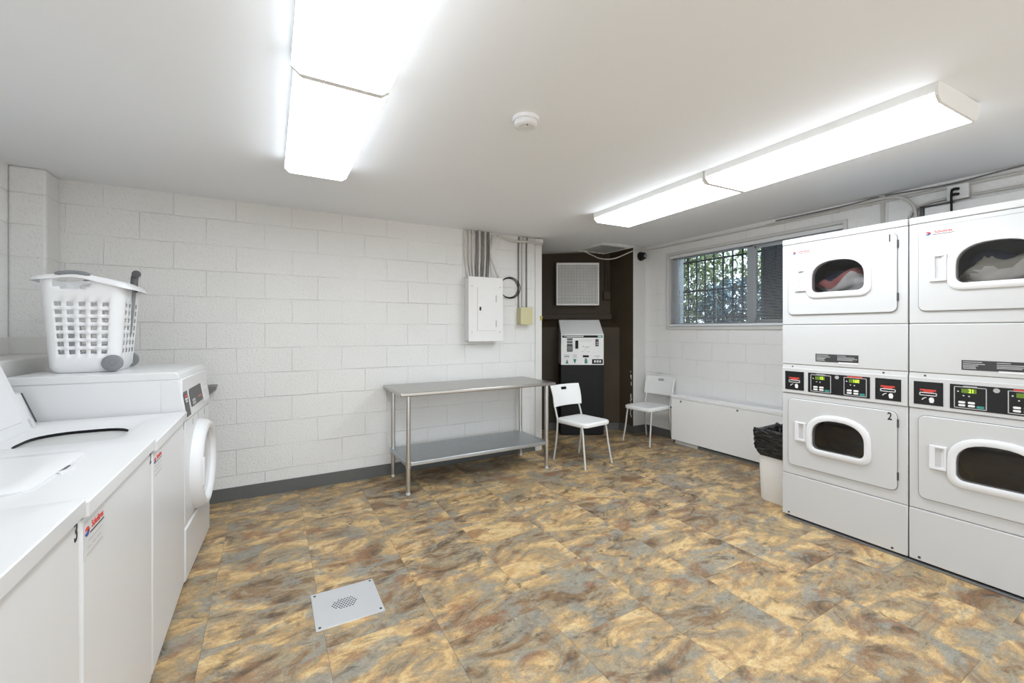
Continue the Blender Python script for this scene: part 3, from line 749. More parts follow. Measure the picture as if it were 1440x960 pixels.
# ------------------------------------------------------------------ low fan coil unit
AX = 4.40; AY0, AY1 = 1.95, 3.69
ac = root('fan_coil_unit', 'long low white heating unit under the window', 'heater', (4.48, 2.82, 0))
bm = B(); box(bm, AX + .012, XR, AY0, AY1, .055, .575); obj('cabinet', bm, 'heater', ac, .003)
bm = B(); box(bm, AX, AX + .014, AY0, AY1, .05, .566); fp = obj('front_panel', bm, 'heater', ac, .003)
bm = B(); box(bm, AX, XR - .035, AY0, AY1 + .004, .572, .608); obj('top_cover', bm, 'heater', ac, .004)
bm = B(); box(bm, XR - .034, XR - .002, AY0, AY1 - .25, .570, .600)
obj('grille', bm, 'charcoal', ac, smooth=False)
bm = B()
yy = AY0 + .01
while yy < AY1 - .26: box(bm, XR - .034, XR - .002, yy, yy + .012, .599, .604); yy += .03
obj('grille_bars', bm, 'lightgrey', ac, smooth=False)
for y, z in ((3.545, .541), (2.815, .549)):
    bm = B(); lathe(bm, [(.012, 0), (.010, .010), (.001, .011)], (AX, y, z), '-x', 16); obj('knob', bm, 'greyplastic', fp)
bm = B(); box(bm, AX + .03, XR - .02, 3.33, AY1 - .03, 0, .056); obj('base_block', bm, 'grey_paint', ac, .002)
bm = B(); box(bm, AX + .06, XR - .02, AY0, 3.33, 0, .056); obj('toe_kick', bm, 'charcoal', ac, .002)
bm = B(); box(bm, AX + .028, AX + .04, AY0, 3.33, 0, .028); obj('toe_rail', bm, 'greyplastic', ac, .002)

# ------------------------------------------------------------------ waste bin with bag
wb = root('waste_bin', 'white plastic waste bin squeezed beside the dryer stack', 'waste bin', (3.75, 1.985, 0))
bcx, bcy = 3.742, 1.988
def brect(z, hx, hy, r=.04): return [(bcx + a, bcy + b, z) for a, b in rrect(-hx, hx, -hy, hy, r, 5)]
bm = B(); loft(bm, [brect(.001, .150, .108), brect(.012, .156, .114), brect(.50, .178, .126), brect(.56, .181, .129), brect(.56, .176, .124), brect(.5, .173, .121), brect(.03, .150, .108)], True, True)
obj('tub', bm, 'heater', wb, angle=30)
bm = B()
def bag_loop(z, g, amp, ph, dip=0.):
    o = []
    base = rrect(-.183 - g, .183 + g, -.132 - g, .132 + g, .05, 9)
    for k, (a, b) in enumerate(base):
        t = k / len(base) * 2 * PI
        w = amp * (math.sin(t * 9 + ph) * .6 + math.sin(t * 17 + ph * 2.3) * .4)
        L_ = math.hypot(a, b)
        o.append((bcx + a * (1 + w / L_), bcy + b * (1 + w / L_), z + amp * 1.1 * math.sin(t * 6 + ph * 1.7) + dip * math.cos(t - .5 * PI) ))
    return o
lv = [(.38, .004, .003, 0, .035), (.40, .012, .008, .8, .03), (.425, .010, .010, 1.9, .02), (.455, .017, .011, 2.4, .015), (.47, .013, .012, 3.9, .01), (.495, .020, .010, 4.8, .01), (.52, .012, .011, 5.4, .01), (.545, .017, .011, 6.6, .005), (.575, .022, .010, 7.2, .0), (.595, .016, .009, 8.2, 0), (.588, .000, .008, 8.9, 0), (.56, -.018, .006, 9.6, 0), (.46, -.03, .012, 10.1, 0), (.34, -.06, .02, 11, 0)]
loft(bm, [bag_loop(*a) for a in lv], False, True)
bg = tag(obj('bin_bag', bm, 'bag', None, angle=70), 'crumpled black bag folded over the rim of the white waste bin', 'bag')

# ------------------------------------------------------------------ floor drain cover
fd = root('drain_cover', 'square steel cover plate with drain holes in the floor', 'floor drain', (.347, 2.354, 0))
bm = B(); box(bm, .187, .507, 2.197, 2.512, -.002, .004); pl = obj('plate', bm, 'drainplate', fd, .001)
bm = B()
for i in range(-4, 5):
    for j in range(-3, 4):
        x = .335 + i * .0145 + (j % 2) * .00725; y = 2.358 + j * .0125
        if ((x - .337) / .062) ** 2 + ((y - 2.358) / .045) ** 2 < 1: cyl(bm, (x, y, .003), (x, y, .0044), .0042, 8)
obj('drain_holes', bm, 'black', pl)
for x, y in ((.205, 2.49), (.490, 2.495), (.205, 2.215), (.490, 2.22)):
    bm = B(); cyl(bm, (x, y, .003), (x, y, .0052), .0065, 12); obj('screw', bm, 'charcoal', pl)

# ------------------------------------------------------------------ stacked dryers
DX = 3.41
def swoosh(parent, face, P, s):
    """two-tone round emblem: upper half red, lower half blue; P(a,b,d) -> point, a to the reader's right"""
    for m_, sg in (('red', 1), ('blue', -1)):
        o = []
        for k in range(13):
            a = PI * k / 12; o.append((s * 1.25 * math.cos(a), sg * s * math.sin(a)))
        o2 = [(s * 1.25 * math.cos(PI * k / 12) * -1, sg * s * .28 * math.sin(2 * PI * k / 12) * (1)) for k in range(1, 12)]
        bm = B(); prism(bm, o + o2, lambda a, b, d: P(a + .0 * sg, b + sg * s * .06, d), 0, .0012); obj('emblem', bm, m_, parent, smooth=False)

def brand_sticker(parent, P, face, w, tx, num=None):
    """small white service sticker: emblem, red name, dark line and pale print. P(a,b,d): a rightwards, b up from the sticker centre"""
    h = w * .62
    bm = B(); prism(bm, [(-w / 2, -h / 2), (w / 2, -h / 2), (w / 2, h / 2), (-w / 2, h / 2)], P, 0, .0006); st = obj('service_sticker', bm, 'enamel', parent, smooth=False)
    s = w * .075
    swoosh(st, face, lambda a, b, d: P(a - w * .36, b + h * .26, d + .0004), s)
    p = P(w * .13, h * .32, .0012)
    text('Scholtres', p, w * .165, face, 'red', st, sx=.92)
    bm = B(); box_(bm, P, -w * .22, w * .46, h * .13, h * .17, .0006, .0012); obj('print_line', bm, 'charcoal', st, smooth=False)
    bm = B()
    for a0, a1, b in ((-.3, .36, -.02), (-.34, -.2, -.2), (-.14, .04, -.2), (.1, .3, -.2), (-.36, .4, -.38)):
        box_(bm, P, a0 * w, a1 * w, b * h - h * .018, b * h + h * .018, .0006, .001)
    obj('print_line', bm, 'lightgrey', st, smooth=False)
    return st

def box_(bm, P, a0, a1, b0, b1, d0, d1): prism(bm, [(a0, b0), (a1, b0), (a1, b1), (a0, b1)], P, d0, d1)

def arch(w, zb, zs, zt, r, n=14):
    """window outline: flat foot with round corners, straight sides to zs, elliptical head up to zt (a rightwards, centred)"""
    o = []
    for k in range(6): a = PI + PI / 2 * k / 5; o.append((-w + r + r * math.cos(a), zb + r + r * math.sin(a)))
    for k in range(6): a = 1.5 * PI + PI / 2 * k / 5; o.append((w - r + r * math.cos(a), zb + r + r * math.sin(a)))
    for k in range(n + 1):
        a = PI * k / n; c = math.cos(a); s_ = math.sin(a)
        o.append((w * math.copysign(abs(c) ** .82, c), zs + (zt - zs) * s_ ** .9))
    return o

def dryer_stack(yl, label, nums, digits, full):
    W = .742; yr = yl - W; yc = (yl + yr) / 2
    r = root('stacked_dryer', label, 'dryer', (DX + .5, yc, 0), 'stacked tumble dryers')
    F = lambda y0, z0: (lambda a, b, d: (DX - d, y0 - a, z0 + b))       # a to the reader's right
    G = F(yl, 0)
    def slab(a0, a1, b0, b1, d0, d1, name, mat, parent=r, bev=.004, rad=None):
        bm = B()
        o = rrect(a0, a1, b0, b1, rad, 6) if rad else [(a0, b0), (a1, b0), (a1, b1), (a0, b1)]
        prism(bm, o, G, d0, d1); return obj(name, bm, mat, parent, bev)
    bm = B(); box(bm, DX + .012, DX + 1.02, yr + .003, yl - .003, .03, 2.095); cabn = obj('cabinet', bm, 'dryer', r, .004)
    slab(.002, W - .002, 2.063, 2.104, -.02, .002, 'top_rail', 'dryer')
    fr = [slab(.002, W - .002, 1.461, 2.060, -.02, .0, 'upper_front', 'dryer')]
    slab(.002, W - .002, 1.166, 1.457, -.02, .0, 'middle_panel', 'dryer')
    bm = B(); prism(bm, [(-.02, 1.132), (.004, 1.134), (-.004, 1.164), (-.02, 1.166)], lambda a, b, d: (DX - a, yl - d, b), .002, W - .002); lip = obj('lip', bm, 'greymetal', r, .001)
    for a in (.075, .62):
        bm = B(); lathe(bm, [(.006, 0), (.005, .003), (.001, .003)], (DX, yl - a, 1.148), '-x', 10); obj('screw', bm, 'charcoal', lip)
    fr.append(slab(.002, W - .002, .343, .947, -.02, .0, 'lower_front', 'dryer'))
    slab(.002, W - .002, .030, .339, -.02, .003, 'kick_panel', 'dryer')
    # doors
    for k, (zb, zt) in enumerate(((1.533, 2.032), (.413, .909))):
        d = slab(.047, .690, zb, zt, 0., .010, 'door', 'dryer', rad=.035)
        gp = slab(.044, .693, zb - .003, zt + .003, -.001, .0012, 'door_gap', 'greyplastic', d, 0, .038)
        zc = zb + .262
        cx = .3675; w = .1575
        inn = arch(w, zc - .108, zc - .004, zc + .112, .038); outl = arch(w + .036, zc - .146, zc + .002, zc + .150, .062)
        for q in (d, gp, fr[k]):
            bm = B(); prism(bm, [(a * 1.03, zc + (b - zc) * 1.03) for a, b in inn], lambda a, b, dd: G(cx + a, b, dd), -.05, .05); cut(q, bm)
        bm = B(); lathe(bm, [(.262, -.005), (.262, -.40)], (DX, yl - cx, zc), '-x', 40); cut(cabn, bm)
        bm = B(); n_ = len(inn)
        mid = [((a * .5 + c * .5), (b * .5 + e * .5)) for (a, b), (c, e) in zip(inn, outl)]
        loops = [[G(cx + a, b, dd) for a, b in o_] for o_, dd in ((outl, .008), (outl, .018), (mid, .028), (inn, .022), (inn, -.03))]
        loft(bm, loops); obj('window_ring', bm, 'plastic', d, angle=50)
        bm = B(); prism(bm, [(a * .999, b) for a, b in inn], lambda a, b, dd: G(cx + a, b, dd), .002, .005); obj('glass', bm, 'doorglass', d, smooth=False)
        # hollow drum behind the glass
        bm = B(); lathe(bm, [(.245, -.02), (.25, -.03), (.25, -.36), (.02, -.38), (.001, -.38)], (DX, yl - cx, zc), '-x', 40, cap=False); obj('drum', bm, 'drum', r)
        # grip: raised plate with a scooped pocket
        ha, hb = .052, .127; hz0, hz1 = zb + .172 + (0 if k == 0 else .018), zb + .330
        bm = B()
        P4 = lambda a0, a1, b0, b1, dd: [G(a, b, dd) for a, b in ((a0, b0), (a1, b0), (a1, b1), (a0, b1))]
        ya, yb_ = .047 + ha - .002, .047 + hb
        loft(bm, [P4(ya, yb_, hz0, hz1, .009), P4(ya + .002, yb_ - .002, hz0 + .002, hz1 - .002, .022), P4(ya + .026, yb_ - .010, hz0 + .016, hz1 - .012, .022), P4(ya + .026, yb_ - .010, hz0 + .016, hz1 - .012, .020)], True, False)
        v = [bm.verts.new(p) for p in (G(ya + .026, hz0 + .016, -.006), G(ya + .026, hz1 - .012, -.006), G(yb_ - .010, hz0 + .016, .020), G(yb_ - .010, hz1 - .012, .020), G(ya + .026, hz0 + .016, .020), G(ya + .026, hz1 - .012, .020))]
        bm.faces.new((v[0], v[2], v[3], v[1])); bm.faces.new((v[0], v[1], v[5], v[4])); bm.faces.new((v[0], v[4], v[2])); bm.faces.new((v[1], v[3], v[5]))
        obj('handle', bm, 'plastic', d, .0015, smooth=False)
        for hz in (zb + .07, zb + .40):
            bm = B(); cyl(bm, G(.693, hz, .004), G(.693, hz + .05, .004), .005, 10); obj('hinge', bm, 'charcoal', d)
        if nums: text(nums[k], G(.655, zt - .034, .0108), .066, '-x', 'numeral', d, 'numeral', .72)
        if k == 0:
            Q = F(yl - .140, zt - .062); brand_sticker(d, lambda a, b, dd: Q(a, b, dd + .0102), '-x', .135, 0)
    # warning plate under the upper dryer
    wp = slab(.230, .487, 1.196, 1.251, 0, .0012, 'warning_label', 'charcoal', bev=0)
    bm = B()
    for i, b in enumerate((1.242, 1.231, 1.222, 1.214, 1.206)):
        box_(bm, G, .236, .236 + (.075, .085, .06, .05, .052)[i], b - .0025, b + .002, .0012, .0018)
        if b > 1.21: box_(bm, G, .365, .365 + (.05, .10, .115, .09, .1)[i], b - .0025, b + .002, .0012, .0018)
    obj('print_line', bm, 'lightgrey', wp, smooth=False)
    bm = B(); box_(bm, G, .372, .487, 1.188, 1.199, .0012, .002); obj('white_strip', bm, 'white', wp, smooth=False)
    # control band
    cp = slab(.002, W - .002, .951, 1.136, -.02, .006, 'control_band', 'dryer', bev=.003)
    for a0 in (.026, .580):
        b0, b1 = .975, 1.112
        cr = slab(a0, a0 + .130, b0, b1, .005, .008, 'card_reader', 'blackgloss', cp, 0)
        bm = B(); c = a0 + .066
        box_(bm, G, c - .038, c + .034, 1.058, 1.068, .008, .0086); box_(bm, G, c - .022, c + .022, 1.050, 1.057, .008, .0086); obj('red_mark', bm, 'red', cr, smooth=False)
        bm = B()
        for q in ((-.040, .038, 1.045, 1.049), (-.040, .038, 1.030, 1.034), (-.040, -.036, 1.030, 1.049), (.034, .038, 1.030, 1.049)): box_(bm, G, c + q[0], c + q[1], q[2], q[3], .008, .0092)
        # hand with a curved arrow
        prism(bm, [(c + .006, .990), (c + .022, .990), (c + .026, 1.006), (c + .022, 1.020), (c + .010, 1.022), (c + .002, 1.012)], G, .008, .0088)
        arc = [(-.030 + .0, 1.006), (-.022, 1.016), (-.008, 1.021), (-.008, 1.018), (-.020, 1.012), (-.026, 1.003)]
        prism(bm, [(c + a, b) for a, b in arc], G, .008, .0088)
        obj('card_slot', bm, 'white', cr, smooth=False)
    ce = slab(.184, .552, .972, 1.112, .005, .008, 'display_panel', 'blackgloss', cp, 0)
    for i, a0 in enumerate((.203, .408)):
        a1 = a0 + .125
        bm = B(); t = .0022
        for q in ((a0, a1, 1.099 - t, 1.099 + t), (a0, a1, .981 - t, .981 + t), (a0 - t, a0 + t, .981, 1.099), (a1 - t, a1 + t, .981, 1.099)): box_(bm, G, *q, .008, .0088)
        box_(bm, G, a0 + .035, a1 - .035, 1.099, 1.106, .008, .0086)
        obj('outline', bm, 'lightgrey', ce, smooth=False)
        bm = B(); box_(bm, G, a0 + .028, a0 + .088, 1.066, 1.090, .008, .0085); obj('screen', bm, 'greenlcd', ce, smooth=False)
        text(digits[i], G(a0 + .068, 1.078, .0088), .028, '-x', 'greendigit', ce, 'digits', .85)
        for bx in (.012, .050):
            for bz in (.990, 1.007):
                bm = B(); prism(bm, rrect(a0 + bx + .004, a0 + bx + .032, bz, bz + .012, .005, 4), G, .008, .0095)
                obj('button', bm, 'white', ce, smooth=False)
        bm = B(); box_(bm, G, a0 + .034, a0 + .040, 1.048, 1.053, .008, .0088); box_(bm, G, a0 + .056, a0 + .062, 1.046, 1.052, .008, .0088); box_(bm, G, a0 + .012, a0 + .018, 1.070, 1.076, .008, .0088)
        obj('printed_marks', bm, 'white', ce, smooth=False)
        bm = B(); prism(bm, rrect(a0 + .088, a0 + .118, .986, 1.000, .006, 4), G, .008, .0095); obj('start_button', bm, 'teal', ce, smooth=False)
        if i == 1:
            bm = B(); box_(bm, G, a0 + .018, a0 + .104, 1.101, 1.110, .0086, .0092); obj('red_mark', bm, 'red', ce, smooth=False)
    bm = B(); lathe(bm, [(.0125, .007), (.0125, .0105), (.009, .0105), (.008, .0095), (.001, .0095)], (DX, yl - .366, 1.094), '-x', 20); obj('lock', bm, 'lightgrey', ce)
    # bottom screws
    for a in (.05, .665):
        bm = B(); lathe(bm, [(.007, 0), (.006, .004), (.001, .004)], (DX - .003, yl - a, .050), '-x', 10); obj('screw', bm, 'charcoal', r)
    return r
D1 = dryer_stack(1.822, 'stacked white dryer pair numbered 1 and 2, standing next to the waste bin', ('1', '2'), ('15', '160'), False)
D2 = dryer_stack(1.078, 'stacked white dryer pair cut off by the picture edge, farthest from the waste bin', None, ('21', '160'), True)
bm = B(); box(bm, DX + .03, DX + .9, .33, 1.80, 0, .029); bs_ = tag(obj('dryer_base', bm, 'black', None, .002), 'black base frame under the two dryer stacks', 'base')
bm = B(); box(bm, DX + .004, DX + .028, .33, 1.805, .002, .014); obj('rail', bm, 'greyplastic', bs_, .002)

# laundry inside the two upper drums
def laundry(name, label, c, cols, seed):
    rnd = random.Random(seed); bm = B()
    bmesh.ops.create_icosphere(bm, subdivisions=4, radius=1)
    ph = [rnd.uniform(0, 6) for _ in range(6)]
    for v in bm.verts:
        p = v.co.copy()
        k = 1 + .13 * math.sin(p.y * 6 + ph[0] + 2.2 * p.z) + .09 * math.sin(p.z * 9 + ph[1] + p.y * 4) + .05 * math.sin(p.x * 11 + ph[2])
        v.co = Vector((c[0] + p.x * .11 * k, c[1] + p.y * .17 * k, c[2] + p.z * .115 * k))
    for f in bm.faces:
        q = f.calc_center_median(); t = (q.z - c[2]) / .115 - .6 * (q.y - c[1]) / .17 * -1 + .25 * math.sin(q.y * 30)
        f.material_index = 0 if t < .25 else (1 if t < .75 else 2)
    return tag(obj(name, bm, cols, None, angle=180), label, 'laundry', 'laundry in the upper dryers')
M['cloth_grey'] = pm('cloth_grey', (.80, .79, .77, 1), .9, var=.15)
M['cloth_red'] = pm('cloth_red', (.55, .20, .19, 1), .9, var=.2)
M['cloth_navy'] = pm('cloth_navy', (.04, .05, .09, 1), .9, var=.2)
M['cloth_cream'] = pm('cloth_cream', (.82, .79, .72, 1), .9, var=.15)
M['cloth_khaki'] = pm('cloth_khaki', (.42, .40, .33, 1), .9, var=.15)
laundry('laundry', 'pile of grey, red and navy clothes behind the window of dryer 1', (DX + .165, 1.822 - .3675, 1.742), ['cloth_grey', 'cloth_red', 'cloth_navy'], 3)
laundry('laundry', 'pile of pale cream clothes behind the upper dryer window at the picture edge', (DX + .165, 1.078 - .3675, 1.742), ['cloth_cream', 'cloth_khaki', 'cloth_navy'], 5)

# ------------------------------------------------------------------ pipes and boxes high on the window wall
XW = XR - .013
bm = B(); tube(bm, smooth_path([(3.83, 4.72, 2.53), (3.93, 4.64, 2.465), (3.99, 4.54, 2.41), (4.10, 4.39, 2.40), (4.28, 4.245, 2.49), (4.42, 4.22, 2.525), (XW, 4.1, 2.525), (XW, 3.2, 2.52), (XW, 2.60, 2.52)], 8), .008, 8)
tag(obj('hanging_cable', bm, 'conduit'), 'thin pale cable sagging across the alcove and on along the window wall', 'cable')
bm = B(); tube(bm, [(XW, 2.60, 2.52), (XW, 1.19, 2.52), (XW, -1.2, 2.505)], .013, 10); cyl(bm, (XW, 1.96, 2.52), (XW, 1.93, 2.52), .018, 10); cyl(bm, (XW, 1.72, 2.52), (XW, 1.69, 2.52), .018, 10)
tag(obj('long_conduit', bm, 'conduit'), 'long straight conduit under the ceiling on the window wall', 'conduit')
bm = B(); tube(bm, smooth_path([(XW, 2.5, 2.552), (XW, 1.9, 2.55), (XW, 1.62, 2.565), (XW, 1.2, 2.545), (XW, .8, 2.565), (XW, .2, 2.56)], 6), .006, 8)
tag(obj('thin_wire', bm, 'conduitdark'), 'thin dark wire running just above the long conduit', 'wire')
bm = B(); cyl(bm, (XW, 1.612, 2.53), (XW, 1.612, 1.9), .014, 10); box(bm, XW - .016, XW + .02, 1.592, 1.632, 2.535, 2.57)
tag(obj('upright_conduit', bm, 'conduit'), 'upright painted conduit between the window and the dryer top', 'conduit')
bm = B(); tube(bm, smooth_path([(XW - .032, 1.75, 2.535), (XW - .032, 1.60, 2.538), (XW - .032, 1.48, 2.51), (XW - .032, 1.41, 2.44), (XW - .032, 1.385, 2.34), (XW - .032, 1.38, 2.2), (XW - .002, 1.38, 2.0)], 8), .012, 10)
tag(obj('curved_conduit', bm, 'conduit'), 'curved conduit bending down behind the dryers', 'conduit')
bm = B(); tube(bm, smooth_path([(XW - .004, 1.44, 2.33), (XW - .004, 1.40, 2.40), (XW - .004, 1.33, 2.43), (XW - .004, 1.215, 2.436), (XW - .004, 1.21, 2.436)], 8), .011, 10)
tube(bm, smooth_path([(XW - .004, 1.07, 2.43), (XW - .004, .8, 2.425), (XW - .004, 0, 2.42)], 8), .011, 10)
tag(obj('lower_conduit', bm, 'conduit'), 'lower conduit passing the pale outlet box above the dryers', 'conduit')
pb_ = root('power_outlet', 'pale outlet box with black plug above the dryers', 'outlet', (XR, 1.14, 2.41))
bm = B(); box(bm, XR - .065, XR - .002, 1.085, 1.195, 2.41, 2.512); obj('box', bm, 'conduit', pb_, .004)
bm = B(); box(bm, XR - .070, XR - .064, 1.081, 1.199, 2.406, 2.516); obj('cover_plate', bm, 'panelpaint', pb_, .002)
pg = root('plug', 'black double plug and cord in the pale outlet box above the dryers', 'plug', (XR - .07, 1.15, 2.46))
bm = B()
for z in (2.483, 2.443): tube(bm, smooth_path([(XR - .070, 1.137, z), (XR - .092, 1.150, z - .002), (XR - .095, 1.166, z - .008)], 4), .011, 10)
obj('plug_body', bm, 'black', pg)
bm = B(); tube(bm, smooth_path([(XR - .094, 1.165, 2.478), (XR - .094, 1.168, 2.44), (XR - .092, 1.168, 2.38), (XR - .085, 1.168, 2.25), (XR - .06, 1.168, 2.1)], 5), .0075, 8)
obj('cord', bm, 'black', pg)
ib = root('covered_vent_panel', 'white film covered panel in a dark frame behind the dryer tops', 'panel', (XR, .6, 2.15))
bm = B(); box(bm, XR - .05, XR - .006, -.2, 1.335, 2.11, 2.39); obj('film', bm, 'foam', ib, .006)
bm = B(); box(bm, XR - .06, XR - .004, 1.335, 1.36, 2.11, 2.40); box(bm, XR - .06, XR - .004, 1.17, 1.36, 2.39, 2.402); obj('frame', bm, 'charcoal', ib, .002)

# ------------------------------------------------------------------ washers
WX = -.41
def wfront(y0, z0, x=WX): return lambda a, b, d: (x + d, y0 + a, z0 + b)      # a to the reader's right (+y)
def top_loader(y0, y1, zt, label, num, sticker, open_lid):
    yc = (y0 + y1) / 2
    r = root('top_load_washer', label, 'washer', (-.75, yc, 0), 'top load washers')
    bm = B(); box(bm, -1.10, WX, y0, y1, .03, zt - .045); cab = obj('cabinet', bm, 'enamel2', r, .012, 3)
    bm = B(); box(bm, -1.09, WX - .02, y0 + .01, y1 - .01, 0, .032); obj('plinth', bm, 'charcoal', r)
    bm = B(); box(bm, -1.10, WX - .001, y0 + .001, y1 - .001, zt - .046, zt - .040); obj('top_gap', bm, 'greymetal', r)
    # deck with a sunken well (hole under the open lid)
    lx0, lx1, ly0, ly1 = -.96, -.555, yc - .225, yc + .225
    bm = B()
    out_ = rrect(-1.10, WX + .012, y0, y1, .010, 6)
    n_ = len(out_)
    def ring(x0, x1, a0, a1, rr, z): return [(p[0], p[1], z) for p in rrect(x0, x1, a0, a1, rr, 6)]
    edge = [[(p[0], p[1], zt - .040) for p in out_], [(p[0], p[1], zt - .004) for p in out_], ring(-1.098, WX + .009, y0 + .002, y1 - .002, .017, zt - .0008), ring(-1.094, WX + .004, y0 + .006, y1 - .006, .016, zt)]
    if open_lid:
        edge += [ring(lx0, lx1 + .03, ly0 - .02, ly1 + .02, .07, zt), ring(lx0 + .01, lx1 + .015, ly0, ly1, .07, zt - .008), ring(lx0 + .035, lx1 - .012, ly0 + .03, ly1 - .03, .12, zt - .018), ring(lx0 + .05, lx1 - .022, ly0 + .045, ly1 - .045, .13, zt - .026)]
        loft(bm, edge, False, False)
        obj('deck', bm, 'enamel', r, angle=28)
        bm = B(); loft(bm, [ring(lx0 + .05, lx1 - .022, ly0 + .045, ly1 - .045, .13, zt - .026), ring(lx0 + .045, lx1 - .018, ly0 + .04, ly1 - .04, .13, zt - .045), ring(lx0 + .045, lx1 - .018, ly0 + .04, ly1 - .04, .13, zt - .11)]); obj('tub_shade_ring', bm, 'black', r)  # black ring colours in the shade of the deep tub
        bm = B(); lathe(bm, [(.15, -.05), (.21, -.08), (.21, -.4), (.001, -.42)], ((lx0 + lx1) / 2 + .01, yc, zt - .062), 'z', 40, cap=False); obj('tub', bm, 'drum', r)
        # lid tipped back on its hinge
        hx, hz = -.945, zt - .012; L_ = .40; ang = math.radians(109)
        dx, dz = math.cos(ang), math.sin(ang); nx, nz = -dz, dx
        def LP(a, b, d): return (hx + dx * a + nx * d, b, hz + dz * a + nz * d)
        bm = B(); prism(bm, rrect(0, L_, ly0, ly1, .03, 5), LP, 0, .026); ld = obj('lid', bm, 'enamel', r, .006)
        bm = B(); prism(bm, rrect(.05, L_ - .05, ly0 + .05, ly1 - .05, .03, 5), LP, -.004, .001); obj('lid_liner', bm, 'enamel2', ld, .003)
        for yy in (ly1 - .012, ly0 - .012):
            bm = B(); prism(bm, [(-.006, yy), (.055, yy), (.055, yy + .024), (-.006, yy + .024)], LP, -.010, .012); obj('hinge', bm, 'greymetal', ld, .003)
    else:
        edge += [ring(lx0 - .012, lx1 + .012, ly0 - .012, ly1 + .012, .06, zt)]
        loft(bm, edge, False, True); obj('deck', bm, 'enamel', r, angle=28)
        bm = B(); loft(bm, [ring(lx0, lx1, ly0, ly1, .055, zt - .002), ring(lx0, lx1, ly0, ly1, .055, zt + .006), ring(lx0 + .006, lx1 - .008, ly0 + .006, ly1 - .006, .05, zt + .011), ring(lx0 + .05, lx1 - .06, ly0 + .05, ly1 - .05, .04, zt + .012)], True, True)
        ld = obj('lid', bm, 'enamel', r, angle=50)
        # finger notch at the lid's front edge
        bm = B(); prism(bm, [(lx1 + .012, yc - .055), (lx1 + .022, yc - .02), (lx1 + .022, yc + .02), (lx1 + .012, yc + .055), (lx1 - .004, yc + .04), (lx1 - .004, yc - .04)], lambda a, b, d: (a, b, zt + d), -.002, .0045); obj('lid_handle', bm, 'enamel', ld, .0015)
        bm = B(); prism(bm, [(lx1 + .002, yc - .032), (lx1 + .0105, yc - .012), (lx1 + .0105, yc + .024), (lx1 + .003, yc + .036)], lambda a, b, d: (a, b, zt + d), .0045, .0052); obj('lid_notch', bm, 'charcoal', ld)
    bm = B(); prism(bm, [(-1.13, zt - .002), (-.985, zt - .002), (-1.035, zt + .15), (-1.13, zt + .17)], lambda a, b, d: (a, d, b), y0 + .01, y1 - .01); cs = obj('console', bm, 'enamel', r, .006)
    bm = B(); prism(bm, [(-.984, zt + .004), (-.980, zt + .004), (-1.030, zt + .146), (-1.034, zt + .146)], lambda a, b, d: (a, d, b), y1 - .012, y1 - .006); obj('console_seal', bm, 'charcoal', cs)
    if num: text(num, (WX + .0006, y1 - .030, zt - .074), .066, '+x', 'numeral', r, 'numeral', .72)
    if sticker: brand_sticker(r, wfront(y0 + .088, zt - .112), '+x', .155, 0)
    return r
top_loader(.715, 1.450, 1.003, 'white top load washer numbered 3, nearest the camera and cut off by the picture edge', '3', False, False)
top_loader(1.460, 2.190, .990, 'white top load washer with shut lid and service sticker, between washer 3 and open washer', '2', True, False)
top_loader(2.200, 2.932, .974, 'white top load washer with its lid tipped open, beside the front load washer', '1', True, True)

fl = root('front_load_washer', 'white front load washer with round door, carrying the laundry basket', 'washer', (-.75, 3.335, 0))
fy0, fy1, FX = 2.955, 3.70, -.392
bm = B(); box(bm, -1.09, FX - .012, fy0 + .002, fy1 - .002, .03, 1.15); obj('cabinet', bm, 'enamel2', fl, .006)
bm = B(); box(bm, -1.05, FX - .05, fy0 + .02, fy1 - .02, 0, .031); obj('plinth', bm, 'charcoal', fl)
bm = B(); prism(bm, [(-1.10, 1.148), (FX - .022, 1.148), (FX - .028, 1.178), (FX - .045, 1.190), (-1.10, 1.190)], lambda a, b, d: (a, d, b), fy0, fy1); obj('top', bm, 'enamel', fl, .005, 3)
bm = B(); prism(bm, [(-.5, 1.146), (FX - .026, 1.146), (FX + .008, .925), (FX + .004, .918), (-.5, .918)], lambda a, b, d: (a, d, b), fy0 + .001, fy1 - .001); cpn = obj('control_panel', bm, 'enamel', fl, .005)
t0 = Vector((FX - .026, 0, 1.146)); t1 = Vector((FX + .008, 0, .925)); tn = Vector((t0.z - t1.z, 0, t1.x - t0.x)).normalized()
def SP(a, b, d):   # a along y from fy0, b 0..1 down the slanted face
    p = t0.lerp(t1, b) + tn * d; return (p.x, fy0 + a, p.z)
bm = B(); prism(bm, [(.018, .02), (.112, .02), (.112, .95), (.018, .95)], SP, -.002, .003); cs_ = obj('card_reader', bm, 'charcoal', cpn)
bm = B(); prism(bm, [(.035, .42), (.095, .42), (.095, .47), (.035, .47)], SP, .003, .004); obj('red_mark', bm, 'red', cs_)
bm = B(); prism(bm, [(.035, .50), (.095, .50), (.095, .54), (.035, .54)], SP, .003, .004); prism(bm, [(.045, .56), (.080, .56), (.080, .60), (.045, .60)], SP, .003, .004); obj('card_slot', bm, 'white', cs_)
bm = B(); prism(bm, [(.165, .14), (.50, .14), (.50, .80), (.165, .80)], SP, -.002, .003); ds = obj('display', bm, 'charcoal', cpn)
bm = B()
for q in ((.30, .42, .18, .25), (.20, .28, .62, .68), (.20, .28, .70, .76), (.40, .44, .22, .30)): prism(bm, [(q[0], q[2]), (q[1], q[2]), (q[1], q[3]), (q[0], q[3])], SP, .003, .0042)
obj('buttons', bm, 'lightgrey', ds)
bm = B(); prism(bm, [(.36, .62), (.46, .62), (.46, .66), (.36, .66)], SP, .003, .0042); obj('orange_print', bm, pm('orange_print', srgb(190, 110, 70), .5), ds)
